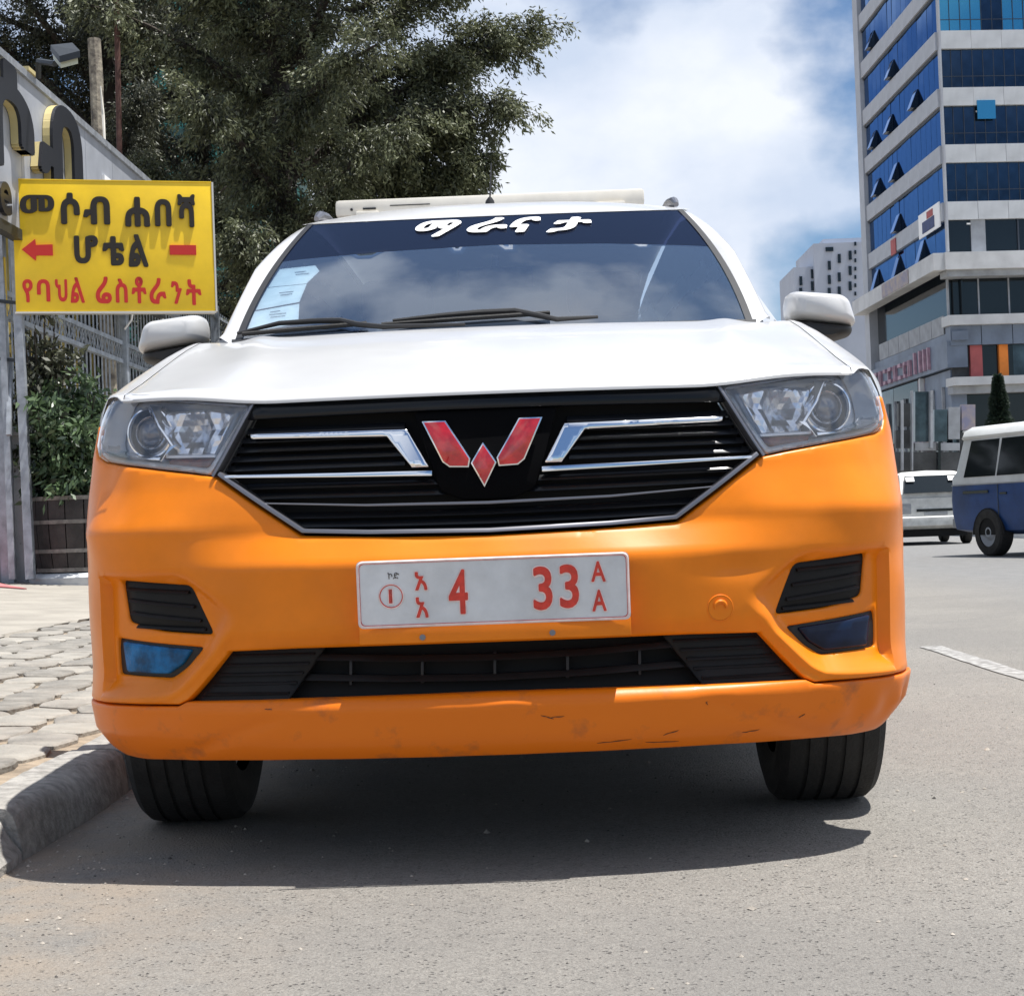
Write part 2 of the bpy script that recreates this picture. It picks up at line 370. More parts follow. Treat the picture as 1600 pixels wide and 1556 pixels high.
outer = [bo[0]] + half[:-1] + [half[-1]] + [(-a, b) for a, b in half[:-1]][::-1]
# order: start at the top centre, right side down to the intake, across, up the left side
bumper = panel('front_bumper', outer, [FU, FL, mir(FU), mir(FL)], 'orange_paint', car, res=.0095, thick=.035, feat=bump_feat, rnd=.004, lines=RL)
def lip_feat(u, z):
    f = 0.0018*np.sin(u*11+2)*np.sin(z*40) + .0012*np.sin(u*37)
    w = smv(.60, .80, u)*(1-smv(.98, 1.02, u)); f = f - .010*w*np.exp(-((z-.30)/.03)**2)*(0.5+0.5*np.sin(u*60))       # dent at one corner
    a = np.abs(u); f = f-.012*np.clip(1-np.abs(z-(.345-.10*smv(.35, .75, a)*1.0))/.02, 0, 1)*(1-smv(.70, .80, a))*smv(.36, .5, a)*.5
    return f
lb = [(0, .372), (.636, .366), (.655, .357), (.90, .356), (1.07, .357), (1.06, .30), (.99, .262), (.90, .240), (.80, .238), (.40, .243), (0, .243)]
lip = panel('lower_lip', lb + [(-a, b) for a, b in lb[1:-1]][::-1], [], 'orange_dirty', car, res=.0095, thick=.03, feat=lip_feat, rnd=.003)
lip['label'] = 'scuffed orange lower lip'
# parking scratches cut along the lip
for (u, z, l, a) in ((.09, .325, .03, -.5), (.105, .318, .03, .2), (.335, .272, .035, .5), (.20, .262, .07, .1), (.42, .33, .010, 1.4), (.62, .29, .02, .6), (.50, .266, .04, .2), (-.46, .352, .015, -.2), (.30, .258, .07, -.03)):
    s = [S1(u+t*l*math.cos(a)+random.uniform(-.002, .002), z+t*l*math.sin(a)*.6+random.uniform(-.001, .001), .0008+lip_feat(np.array([u+t*l]), np.array([z]))[0]) for t in np.linspace(0, 1, 6)]
    MB().tube(s, [.0004, .0010, .0006, .0012, .0008, .0003], 4).build('scratch', 'scuff', lip)
# vents beside the fog lamps
for s in (1, -1):
    P = FU if s > 0 else mir(FU)
    v = panel('side_vent', rpoly([(s*.832, .621), (s*.630, .606), (s*.580, .496), (s*.700, .503), (s*.818, .522)] if s > 0 else [(s*.818, .522), (s*.700, .503), (s*.580, .496), (s*.630, .606), (s*.832, .621)], .012), [], 'vent_black', bumper, res=.03, thick=.01, ex=-.030)
    for z0, z1, a, b in ((.588, .597, .640, .812), (.558, .574, .628, .808), (.529, .547, .614, .802), (.511, .519, .604, .784)):
        sweep('vent_slat', [(s*a, z0), (s*b, z1)], .007, .012, -.020, 'vent_black', v, z_tilt=.006)
    Q = [(.868, .500), (.607, .477), (.648, .432), (.691, .407), (.868, .413)]
    fl = panel('fog_lamp', [(s*a, b) for a, b in Q][::s], [], 'matte_black', bumper, res=.03, thick=.01, ex=-.030)
    Q = rpoly([(.838, .487), (.640, .470), (.665, .440), (.700, .420), (.826, .423)], .008)
    le = panel('lamp_lens', [(s*a, b) for a, b in Q][::s], [], 'blue_film' if s < 0 else 'navy_film', fl, res=.015, thick=.008, ex=-.021)
    le['label'] = 'blue film on the fog lamp' if s < 0 else 'dark navy film on the fog lamp'
# tow cover with its half moon dent
tcv = MB(); c0 = S1(.459, .520, .004)
ring = [S1(.459+.026*math.cos(t), .520+.026*math.sin(t), .0015) for t in np.linspace(0, 2*math.pi, 33)]
tcv.tube(ring, .0014, 6, cap=False)
tcv.prism([(.459+.0245*math.cos(t), .520+.0245*math.sin(t)) for t in np.linspace(0, 2*math.pi, 28)[:-1]], lambda a, b, d: S1(a, b, d), .003, -.004)
tcv.tube([S1(.459+.012*math.cos(t), .522+.012*math.sin(t), .0045) for t in np.linspace(-.3, math.pi+.3, 12)], [.001, .002, .003, .0035, .0038, .004, .004, .0038, .0035, .003, .002, .001], 6)
tcv.build('tow_hook_cover', 'orange_paint', bumper, smooth=True)
# lower intake
IH = [(.645, .362), (.550, .472), (.40, .476), (0, .477)]
ip = IH + [(-a, b) for a, b in IH[:-1]][::-1]
intake = panel('lower_intake', ip, [], 'deep_black', car, res=.04, thick=.01, ex=-.060)
for s in (1, -1):
    Q = [(.640, .362), (.548, .470), (.345, .474), (.425, .362)]
    si = panel('intake_blank', [(s*a, b) for a, b in Q][::s], [], 'vent_black', intake, res=.03, thick=.008, ex=-.024)
    for z in (.456, .437, .418, .399, .380):
        sweep('blank_rib', [(s*(.55+(.466-z)*.85-.012), z), (s*(.36+(.47-z)*.7), z)], .0055, .010, -.016, 'vent_black', si, z_tilt=.004)
for z, w in ((.445, .37), (.405, .40)):
    sweep('intake_bar', [(-w, z+.004), (-w*.5, z-.004), (0, z-.007), (w*.5, z-.004), (w, z+.004)], .013, .022, -.022, 'vent_black', intake, z_tilt=.010)
for u in (-.30, -.15, 0, .15, .30):
    sweep('intake_rib', [(u, .39), (u+.002, .447)], .006, .02, -.034, 'matte_black', intake)

mat('badge_black', (.0015, .0015, .002), .6, spec=.05)
# grille
gb = panel('grille', [p for p in grille], [], 'deep_black', car, res=.05, thick=.02, ex=-.050)
top = [(.491, .972), (.508, .937), (.20, .939), (0, .939)]
tp = top + [(-a, b) for a, b in top[:-1]][::-1] + [(-.25, .973), (0, .974), (.25, .973)]
panel('grille_brow', tp, [], 'gloss_black', gb, res=.03, thick=.02, ex=.002, rnd=.004)
def gw(z):    # half width of the grille at height z
    return float(np.interp(z, [.697, .823, .970], [.385, .568, .489]))
for z in (.912, .893, .874, .855, .836):
    for s in (1, -1): sweep('grille_slat', [(s*.17, z), (s*(gw(z)-.006), z+.002)], .0125, .022, -.012, 'gloss_black', gb, z_tilt=.008)
for z in (.797, .776, .734, .715, .700):
    w = gw(z)-.01; sweep('grille_slat', [(-w, z+.003), (-w/2, z-.001), (0, z-.003), (w/2, z-.001), (w, z+.003)], .0125, .022, -.014, 'gloss_black', gb, z_tilt=.008)
panel('badge_plate', rpoly([(.152, .938), (-.152, .938), (-.098, .775), (-.05, .755), (.05, .755), (.098, .775)][::-1], .012), [], 'badge_black', gb, res=.03, thick=.03, ex=-.006, rnd=.002)
for s in (1, -1):
    a = [(.497, .907), (.163, .903), (.118, .824), (.153, .824), (.205, .889), (.494, .896)]
    panel('chrome_bar', [(s*x, z) for x, z in a][::-s], [], 'chrome', gb, res=.01, thick=.02, ex=.010, rnd=.0022)
    sweep('chrome_strip', [(s*.550, .8215), (s*.30, .815), (s*.112, .811)], [.006, .009, .011], .02, .008, 'chrome', gb, bevel=.002)
sweep('chrome_strip', [(-.47, .764), (-.25, .752), (0, .748), (.25, .752), (.47, .764)], [.003, .005, .006, .005, .003], .02, .004, 'satin_metal', gb, bevel=.0015)
rim = [(.573, .823), (.388, .699), (.25, .692), (0, .687), (-.25, .692), (-.388, .699), (-.573, .823)]
sweep('grille_rim', [(a*.985, b+.006) for a, b in rim], .009, .03, .008, 'satin_metal', gb, bevel=.003)
for s in (1, -1): sweep('grille_rim', [(s*.577, .823), (s*.495, .970)], .007, .03, .007, 'satin_metal', gb, bevel=.002)
# emblem: five red facets with a chrome edge
Bx = -.006
em = empty('emblem', (0, 0, 0)); em.parent = car; em.matrix_parent_inverse = Matrix.Translation(-car.location)
def wpoly(k):
    c = .8405
    arm = [(-.1085, .9155-k*0), (-.066, .9185), (-.0175, .852), (-.0175, .838), (-.0225, .834), (-.062, .8355), (-.073, .845)]
    return arm
armL = [(-.1218, .9165), (-.0740, .9165), (-.0262, .8385), (-.0300, .8205), (-.0690, .8220), (-.0830, .8330)]
dia = [(0, .8705), (.0262, .8290), (0, .7790), (-.0262, .8290)]
def flat(a, b, d): return Vector((a+Bx, 0.048-.0005-d, b-.0005))
for pl, nm in ((armL, 'l'), ([(-a, b) for a, b in armL][::-1], 'r'), (dia, 'c')):
    P = np.array(pl); c = P.mean(0); MB().prism([tuple(c+(p-c)*1.0) for p in P], flat, .006, -.012).build('emblem_edge', 'chrome', em, bevel=.0015)
    n = len(pl); ins = []
    for i in range(n):
        p, a, b = P[i], P[i-1], P[(i+1) % n]; e1 = (p-a)/np.linalg.norm(p-a); e2 = (b-p)/np.linalg.norm(b-p)
        n1 = np.array([-e1[1], e1[0]]); n2 = np.array([-e2[1], e2[0]])
        if np.dot(n1, c-p) < 0 and np.dot(n2, c-p) < 0: n1, n2 = -n1, -n2
        bis = (n1+n2)/max(1e-6, 1+n1@n2); ins.append(tuple(p+bis*.0028))
    MB().prism(ins, flat, .0085, .003).build('emblem_facet', 'red_enamel', em, bevel=.001)

mat('lamp_bowl', (.46, .48, .52), .25, metal=.45)
# headlights
for s in (1, -1):
    hl = empty('headlight', (0, 0, 0)); hl.parent = car; hl.matrix_parent_inverse = Matrix.Translation(-car.location)
    mm = lambda P: [(s*a, b) for a, b in P][::-s]
    def shrink(k, P=HL):
        Q = np.array(P); c = Q.mean(0); return [tuple(c+(q-c)*np.array([1-k*.55, 1-k*1.9])) for q in Q]
    panel('lamp_housing', mm(HL), [], 'lamp_bowl', hl, res=.02, thick=.01, ex=-.060, rnd=0)
    panel('lamp_frame', mm(HL), [mm(rpoly(shrink(.075), .01))], 'lamp_silver', hl, res=.02, thick=.045, ex=-.008, rnd=.004)
    # faceted reflector beside the centre grille
    R1 = [(.552, .955), (.595, .868), (.690, .872), (.735, .965), (.62, .966)]
    panel('reflector', mm(R1), [], 'lamp_chrome', hl, res=.012, thick=.02, ex=-.035, feat=lambda u, z: .005*np.abs(np.sin(np.abs(u)*75))+.002*np.sin(z*120) - .030*np.exp(-(((np.abs(u)-.650)/.032)**2+((z-.920)/.030)**2)), smooth=False)
    panel('turn_signal', mm([(.590, .862), (.598, .840), (.70, .848), (.71, .866)]), [], 'amber', hl, res=.02, thick=.02, ex=-.022)
    sweep('lamp_rib', [(s*.585, .866), (s*.71, .870)], .006, .03, -.015, 'lamp_silver', hl)
    sweep('lamp_divider', [(s*.765, .978), (s*.686, .890), (s*.715, .862)], .009, .045, -.006, 'chrome', hl, bevel=.002)
    sweep('lamp_divider', [(s*.715, .866), (s*.85, .876), (s*.95, .892), (s*.985, .93), (s*.975, .99)], .007, .04, -.006, 'chrome', hl, bevel=.002)
    # projector
    c = S1(s*.793, .924, -.050); nrm = (S1(s*.793, .924, .1)-c).normalized(); nrm = (nrm*0.45 + Vector((0, -1, 0.02))*.55).normalized()
    fr = frame(c, nrm.cross(Vector((0, 0, 1))), (0, 0, 1)); 
    if (fr.to_3x3() @ Vector((0, 0, 1))).dot(nrm) < 0: fr = frame(c, Vector((0, 0, 1)).cross(nrm), (0, 0, 1))
    def lz(prof, nm, m_, par=hl):
        q = MB().lathe(prof, (0, 0, 0), 'Z', 40); q.v = [tuple(fr @ Vector(p)) for p in q.v]; return q.build(nm, m_, par, smooth=True)
    lz([(-.03, .058), (.0, .058), (.010, .054), (.012, .049), (.0, .047), (-.02, .045)], 'projector_shroud', 'lamp_dark')
    lz([(.008, .0555), (.016, .0535), (.017, .050), (.010, .048)], 'projector_ring', 'chrome')
    lz([(.012, .036), (.016, .034), (.019, .030), (.017, .029)], 'projector_ring', 'chrome')
    lz([(-.012, .046), (.0, .040), (.012, .028), (.020, .013), (.0225, .0)], 'projector_lens', 'projector_glass' if 'projector_glass' in M else mat('projector_glass', (.10, .11, .15), .05, coat=1, spec=.9))
    panel('lamp_cover', mm(HL), [], 'lamp_glass', hl, res=.03, thick=.004, ex=.001, rnd=.004)

# number plate and its bracket
br = MB().box(-.262, .274, -.021, .02, .476, .514).build('plate_bracket', 'orange_paint', car, bevel=.003)
for x in (-.137, .119):
    MB().tube([(x, -.0215, .487), (x, -.024, .487)], .006, 12).build('bolt', 'satin_metal', br)
pl = empty('number_plate', (0, 0, 0)); pl.parent = car; pl.matrix_parent_inverse = Matrix.Translation(-car.location)
pc = Vector((.006, -.030, .5745)); PF = frame(pc, (1, 0, 0), (0, -.06, 1))
def pp(a, b, d): return PF @ Vector((a, b, d))
MB().prism(rpoly([(-.268, -.0665), (.268, -.0665), (.268, .0665), (-.268, .0665)], .012), pp, -.0015, .0015).build('plate_sheet', 'plate_white', pl)
for (ww, hh, t, m_, z) in ((.268, .0665, .0035, 'plate_rim', .0022), (.2635, .062, .0010, 'plate_red', .0034)):
    c = rpoly([(-ww+t, -hh+t), (ww-t, -hh+t), (ww-t, hh-t), (-ww+t, hh-t)], .011, 5)
    MB().tube([pp(a, b, z-.001) for a, b in c+c[:1]], t*.8, 6, cap=False).build('plate_border', m_, pl, smooth=True)
def ptxt(s, x, y, w, h, m_='plate_red', bold=.02):
    for mm_, bb, zz in ((('plate_rim', bold+.03, .0014), (m_, bold, .0026)) if m_ == 'plate_red' else ((m_, bold, .002),)):
        g = .0022 if mm_ == 'plate_rim' else 0
        text_mesh('plate_character', s, 1, mm_, pl, extrude=.001, M4=PF @ Matrix.Translation((x-g, y-g, zz)), fat=bb, width=w+2*g, height=h+2*g)
for r, m_, z in ((.0235, 'plate_rim', .0018), (.0225, 'plate_red', .0026)):
    MB().tube([pp(-.201+r*math.cos(t), -.004+r*math.sin(t), z) for t in np.linspace(0, 2*math.pi, 40)], .0022 if m_ == 'plate_rim' else .0013, 6, cap=False).build('plate_ring', m_, pl)
ptxt('1', -.2055, -.018, .007, .028, bold=.0)
ptxt('\u12a0', -.153, .006, .024, .036); ptxt('\u12a0', -.153, -.048, .024, .040)
ptxt('\u12ae\u12f5', -.206, .030, .022, .013, 'scuff', 0)
ptxt('4', -.088, -.044, .038, .088); ptxt('3', .130, -.040, .038, .086); ptxt('3', .078, -.042, .038, .086)
ptxt('A', .193, .010, .028, .040); ptxt('A', .193, -.048, .028, .042)
MB().box(-.1385+.006, -.1235, -.0345, -.031, .628, .640).build('plate_screw', 'scuff', pl, bevel=.002)

# bonnet and wings
def Zc(x, Y):
    ax = np.abs(x); yf = np.interp(ax, _PX, _PY)+.060; yb = .93+.12*(ax/.68)**2
    t = np.clip((Y-yf)/(yb-yf), 0, 1.1); zf = .984+.036*smv(.42, .80, ax)
    c = zf+(1.203-zf)*(1-(1-np.clip(t, 0, 1))**1.35)
    sh = np.interp(Y, [.1, .25, .40, .70, .90, 1.10, 1.4], [.99, 1.008, 1.042, 1.118, 1.168, 1.212, 1.235])
    w = smv(.50, .84, ax); z = c*(1-w)+sh*w
    z = z + .010*np.exp(-((ax-.50-.10*t)/.045)**2)*np.clip(t*3, 0, 1)          # raised fold on each side
    edge = np.clip((Y-yf)/.022, 0, 1); z = z-.010*(1-edge)**2
    return z
def hoodmap(a, b, e): # a=x, b=t 0..1
    a = np.asarray(a, float); b = np.asarray(b, float); ax = np.abs(a); yf = np.interp(ax, _PX, _PY)+.060; yb = .93+.12*(ax/.68)**2
    Y = yf+(yb-yf)*b; return np.stack([a, Y, Zc(a, Y)+e], -1)
hb = [(0, 0), (.45, 0), (.60, 0), (.7705, 0.0), (.7705, 1.0), (.68, 1.0), (0, 1.0)]
hood = panel('bonnet', hb+[(-a, b) for a, b in hb[1:-1]][::-1], [], 'white_paint', car, res=.022, thick=.005, mapf=hoodmap, rnd=.0015)
for s in (1, -1):
    v = []; nx, ny = 14, 40
    Ys = np.concatenate([np.linspace(.185, .5, 20), np.linspace(.52, 1.22, 20)])
    for Y in Ys:
        xs = float(np.interp(Y, _PY, _PX)); xs = xs - float(np.interp(Y, [.2, .30, .40, .8], [.060, .050, .026, .018])); xi = min(.772, xs-.004); zi = float(Zc(np.array([xi]), np.array([Y]))[0]); zl = float(np.interp(Y, [.30, .39], [1.006, .945]))
        zl = min(zl, zi-.004)
        for k in range(nx):
            a = k/(nx-1)*math.pi/2; v.append((s*(xi+(xs-xi)*math.sin(a)**1.0), Y, zl+(zi-zl)*math.cos(a)**.9))
    f = [(i*nx+k, i*nx+k+1, (i+1)*nx+k+1, (i+1)*nx+k) for i in range(ny-1) for k in range(nx-1)]
    raw('wing', v, f, 'white_paint', car, smooth=True)
# side skin with wheel arches
def arch(c, r=.385, z=.34):
    return [(c+r*math.cos(t), z+r*math.sin(t)) for t in np.linspace(math.pi*1.0, 0, 22)]
UA = float(np.interp(.86, _PY, _us)); UB = float(np.interp(3.66, _PY, _us)); UE = float(np.interp(4.55, _PY, _us))
for s in (1, -1):
    oz = [(1.20, .80), (1.20, .955), (UE, .955), (UE, .30), (UB+.385, .30)]+[(a, b) for a, b in arch(UB)][::-1]+[(UB-.385, .24), (UA+.385, .24)]+[p for p in arch(UA)[::-1] if p[0] > 1.205 or p[1] > .6]
    oz = [p for p in oz]
    panel('side_skin', [(s*a, b) for a, b in oz][::-s], [], 'orange_paint', car, res=.06, thick=.02, rnd=0)
# upper body: doors, cabin sides, roof and tail as one loft
def section(Y):
    k = np.interp(Y, [1.0, 1.15, 1.5, 1.95, 2.3, 3.6, 4.2, 4.5], [0, 1, 2, 3, 4, 5, 6, 7])
    hwR = np.interp(Y, [1.15, 1.5, 1.95, 2.4, 4.0, 4.5], [.734, .686, .617, .612, .60, .58]); zR = np.interp(Y, [1.15, 1.5, 1.95, 2.2, 2.8, 4.0, 4.5], [1.222, 1.470, 1.678, 1.715, 1.74, 1.71, 1.64])
    return hwR, zR
v = []; f = []; YsC = [1.95, 2.1, 2.3, 2.7, 3.2, 3.7, 4.1, 4.45]
for s in (1, -1):
    vv = []; Yl = [1.15, 1.3, 1.5, 1.72, 1.95, 2.3, 2.8, 3.4, 4.0, 4.45]
    for Y in Yl:
        h, z = section(Y); vv += [(s*.895, Y, .95), (s*.882, Y, 1.04), (s*max(.858, h), Y, min(1.12, z-.01))]
    raw('door_skin', vv, [(3*i+k, 3*i+k+1, 3*i+4+k, 3*i+3+k) for i in range(len(Yl)-1) for k in range(2)], 'white_paint', car, smooth=True)
    vv = []
    for Y in Yl:
        h, z = section(Y); zb = min(1.12, z-.01); xb = max(.858, h); vv += [(s*(xb-.006), Y+.03, zb), (s*(h-.004), Y+.03, z-.03)]
    raw('side_window', vv, [(2*i, 2*i+1, 2*i+3, 2*i+2) for i in range(len(Yl)-1)], 'car_glass', car)
def WS(a, t, e=0.0):        # windscreen: a -1..1, t 0..1
    a = np.asarray(a, float); t = np.asarray(t, float); hw = .674+(.575-.674)*t+.022*4*t*(1-t)
    Y = (.93+(1.735-.93)*t)+(.12+.0*t)*a*a; z = 1.196+(1.627-1.196)*t+.012*4*t*(1-t)*.6+(.008+.010*t)*a*a
    n = np.array([0, -.475, .88]); P = np.stack([a*hw, Y, z], -1); return P+n*np.asarray(e)[..., None] if np.ndim(e) else P+n*e
def WSv(a, t, e=0.0): return Vector(WS(np.array([a]), np.array([t]), e)[0])
wsg = panel('windscreen', [(-1, -.02), (1, -.02), (1, .608), (.89, .626), (.5, .668), (0, .692), (-.5, .672), (-.89, .640), (-1, .62)], [], 'windshield_glass', car, res=.06, thick=.004, mapf=WS, rnd=0)
panel('sun_strip', [(-1, .622), (-.89, .642), (-.5, .674), (0, .694), (.5, .670), (.89, .628), (1, .610), (1, 1), (-1, 1)], [], 'tint_band', wsg, res=.06, thick=.004, mapf=WS, rnd=0)
for s in (1, -1):   # black frit edge and pillar
    vv = []
    T = np.linspace(-.03, 1.0, 16)
    for t in T:
        a = WSv(s*.972, t, .003); b = WSv(s*1.0, t, .003); vv += [a, b]
    raw('screen_edge', vv, [(2*i, 2*i+1, 2*i+3, 2*i+2) for i in range(len(T)-1)], 'matte_black', wsg)
    vv = []; K = 7
    for t in T:
        b = WSv(s*1.0, t); Yo = b.y+.10; h, z = section(min(1.95, max(1.15, 1.13+.82*t))); o = Vector((s*h, 1.15+.80*t+.04, z-.022*max(0, t)**3)); 
        for k in range(K):
            q = k/(K-1); p = b.lerp(o, q); p += Vector((s*.012, -.020, .012))*math.sin(q*math.pi)*(1-max(0, t)**5); vv.append(p)
    f = [(i*K+k, i*K+k+1, (i+1)*K+k+1, (i+1)*K+k) for i in range(len(T)-1) for k in range(K-1)]
    raw('windscreen_pillar', vv, f, 'white_paint', car, smooth=True)
# roof
v = []; nx = 25; Yr = [0, .03, .10, .20, .33, .50, .80, 1.4, 2.0, 2.5, 2.72]; zc = [1.629, 1.644, 1.673, 1.702, 1.728, 1.745, 1.762, 1.77, 1.755, 1.70, 1.62]
for Yo, z in zip(Yr, zc):
    for k in range(nx):
        a = -1+2*k/(nx-1); h = np.interp(Yo, [0, .2, .5, 2.72], [.575, .615, .622, .58]); x = a*h
        zz = z-(.034*abs(a)**2.6)*np.clip(Yo/.25, .0, 1)+.018*a*a*np.clip(1-Yo/.1, 0, 1); v.append((x, 1.735+Yo+.12*a*a*np.clip(1-Yo/.6, 0, 1), zz))
raw('roof', v, [(i*nx+k, i*nx+k+1, (i+1)*nx+k+1, (i+1)*nx+k) for i in range(len(Yr)-1) for k in range(nx-1)], 'white_paint', car, smooth=True)
tail = MB().box(-.86, .86, 4.40, 4.52, .35, 1.12).box(-.70, .70, 4.38, 4.46, 1.10, 1.62)
tail.build('tailgate', 'white_paint', car, bevel=.03)
for s in (1, -1):
    MB().tube([(s*.575, 2.06, 1.700), (s*.572, 2.13, 1.722), (s*.568, 2.24, 1.735), (s*.565, 2.9, 1.765), (s*.56, 3.6, 1.755), (s*.56, 3.9, 1.71)], [.008, .016, .018, .016, .016, .010], 10).build('roof_rail', 'satin_metal', car, smooth=True)
# cabin interior and floor pan
MB().box(-.60, .60, .98, 1.35, 1.02, 1.165).box(-.58, -.10, 1.25, 1.45, .95, 1.10).build('dashboard', 'dash', car, bevel=.03)
MB().box(-.80, .80, .45, 4.35, .26, .34).box(-.58, .58, .25, 1.5, .34, .80).build('floor_pan', 'deep_black', car)
MB().box(-.68, .68, 4.30, 4.37, .4, 1.55).box(-.84, -.80, 1.2, 4.3, .34, 1.0).box(.80, .84, 1.2, 4.3, .34, 1.0).build('cabin_lining', 'dash', car)
for x in (-.34, .34):
    st = MB(); st.box(x-.24, x+.24, 1.75, 2.2, .70, .86).box(x-.23, x+.23, 2.12, 2.28, .82, 1.33); st.box(x-.12, x+.12, 2.18, 2.28, 1.37, 1.52)
    st.build('seat', 'seat_grey', car, bevel=.05, bseg=3)
sw = MB(); fr2 = frame((.34, 1.50, 1.10), (1, 0, 0), (0, .5, .86)); sw.tube([fr2 @ Vector((.185*math.cos(t), .185*math.sin(t), 0)) for t in np.linspace(0, 2*math.pi, 30)], .013, 8, cap=False)
sw.tube([fr2 @ Vector((-.18, 0, 0)), fr2 @ Vector((.18, 0, 0))], .016, 8).tube([fr2 @ Vector((0, 0, 0)), fr2 @ Vector((0, -.18, 0))], .016, 8)
sw.build('steering_wheel', 'matte_black', car, smooth=True)
MB().tube([(.0, 1.70, 1.50), (0, 1.66, 1.46)], .012, 8).box(-.11, .11, 1.64, 1.67, 1.40, 1.46).build('inner_mirror', 'matte_black', car, bevel=.012)
# cowl, wipers
panel('cowl', [(-1.02, -.06), (1.02, -.06), (1.02, .012), (-1.02, .012)], [], 'matte_black', car, res=.05, thick=.02, ex=.002, mapf=WS, rnd=0)
for pts, nm in ((((-.992, .020), (-.83, .085), (-.674, .088), (-.583, .080), (-.514, .042), (-.411, .012), (-.1, .002)), 0), (((-.379, .060), (-.195, .085), (-.048, .098), (.088, .098), (.173, .055), (.244, .016), (.40, .024)), 1)):
    w = MB(); w.tube([WSv(a, t*.85, .016) for a, t in pts], list(np.interp(np.linspace(0, 1, len(pts)), [0, .2, .5, .8, 1], [.004, .007, .008, .007, .004])), 8); w.build('wiper', 'matte_black', car, smooth=True)
    w2 = MB(); x0, x1 = ((-.97, -.48), (-.42, .22))[nm]
    w2.tube([WSv(x0+(x1-x0)*q, (.02+.03*q if nm == 0 else .035+.035*q), .012) for q in np.linspace(0, 1, 8)], .006, 6); w2.build('wiper_blade', 'rubber', car)
# papers stuck inside the windscreen
def stick(P, nm='windscreen_paper', lab=None):
    o = panel(nm, P, [], 'paper', wsg, res=.08, thick=.001, ex=-.006, mapf=WS, rnd=0)
    if lab: o['label'] = lab
    return o
stick([(-.800, .435), (-.770, .54), (-.805, .594), (-.966, .576), (-.968, .42)][::-1], lab='upper pale paper')
stick([(-.970, .240), (-.795, .285), (-.798, .430), (-.970, .415)][::-1])
stick([(-.970, .075), (-.765, .120), (-.792, .272), (-.972, .228)][::-1], lab='lowest pale paper in the corner of the windscreen')
ink = MB()
for (a, t, w) in ((-.88, .53, .05), (-.87, .51, .06), (-.90, .36, .06), (-.89, .34, .05), (-.90, .19, .07), (-.89, .17, .06), (-.9, .21, .04)):
    ink.tube([WSv(a, t, -.0035), WSv(a+w, t+.006, -.0035)], .0012, 4)
ink.build('paper_print', 'seat_grey', wsg)
# word on the sun strip
for ch, a0, a1, t0, t1 in (('\u121b', -.391, -.165, .795, .972), ('\u122b', -.132, .066, .810, .968), ('\u1293', .076, .237, .800, .965), ('\u1273', .248, .486, .795, .955)):
    o = text_mesh('windscreen_word', ch, 1, 'decal_white', wsg, bold=0, fat=.042, width=1, height=1, shear=.3)
    me = o.data; n_ = len(me.vertices); co = np.zeros(n_*3); me.vertices.foreach_get('co', co); co = co.reshape(-1, 3)
    Pn = WS(a0+(a1-a0)*co[:, 0], t0+(t1-t0)*co[:, 1]-.02*np.abs(a0+a1), .004+co[:, 2]*2); me.vertices.foreach_set('co', Pn.ravel()); me.update()
# roof load and aerial
rb = empty('roof_board', (0, 2.7, 1.79)); tag(rb, 'long cream box lying across the roof of the taxi behind its aerial', 'roof box')
q = MB(); q.box(-.572, .51, 2.58, 2.95, 1.800, 1.857); q.build('box_shell', 'cream_paint', rb, bevel=.012)
q = MB(); q.box(-.50, -.42, 2.56, 2.585, 1.790, 1.812).box(.34, .44, 2.56, 2.585, 1.79, 1.812); q.build('foot', 'cream_paint', rb, bevel=.004)
q = MB(); q.tube([(-.515, 2.5795, 1.822), (-.515, 2.577, 1.822)], .005, 8).box(-.475, -.43, 2.576, 2.5795, 1.820, 1.826).box(-.38, -.24, 2.577, 2.5795, 1.829, 1.832); q.build('slot', 'matte_black', rb)
q = MB(); q.tube([(-.022, 2.22, 1.735), (-.022, 2.215, 1.765), (-.021, 2.21, 1.775)], [.020, .014, .006], 10).tube([(-.021, 2.21, 1.775), (-.0135, 2.25, 1.895)], .0028, 6); q.build('aerial', 'matte_black', car, smooth=True)
# door mirrors
for s in (1, -1):
    dm = empty('door_mirror', (0, 0, 0)); dm.parent = car; dm.matrix_parent_inverse = Matrix.Translation(-car.location)
    def sec(k, d): return
    Pf = [(.812, 1.318), (.958, 1.302), (.980, 1.285), (.997, 1.222), (.985, 1.212), (.808, 1.238), (.802, 1.27)]
    def shell(P, nm, m_, y0, y1, n=6):
        c = np.array(P).mean(0); v = []; f = []; P = np.array(rpoly(P, .022, 3)); k = len(P)
        for i in range(n):
            q = i/(n-1); sc = 1-.42*(1-q)**2.6; yy = y0+(y1-y0)*q**1.35
            for p in P: r = c+(p-c)*sc; v.append((s*r[0], yy, r[1]))
        for i in range(n-1): f += [(i*k+j, i*k+(j+1) % k, (i+1)*k+(j+1) % k, (i+1)*k+j) for j in range(k)]
        f += [tuple(range(k)), tuple((n-1)*k+j for j in range(k))]
        MB().add(v, f).build(nm, m_, dm, smooth=True, auto=60)
    shell(Pf, 'mirror_shell', 'white_paint', 1.27, 1.40)
    Pd = [(.815, 1.240), (.992, 1.216), (.988, 1.192), (.93, 1.176), (.86, 1.185), (.80, 1.205)]
    shell(Pd, 'mirror_base', 'matte_black', 1.30, 1.42)
    MB().tube([(s*.84, 1.36, 1.20), (s*.80, 1.38, 1.17), (s*.74, 1.40, 1.16)], [.030, .032, .035], 10).build('mirror_arm', 'matte_black', dm, smooth=True)
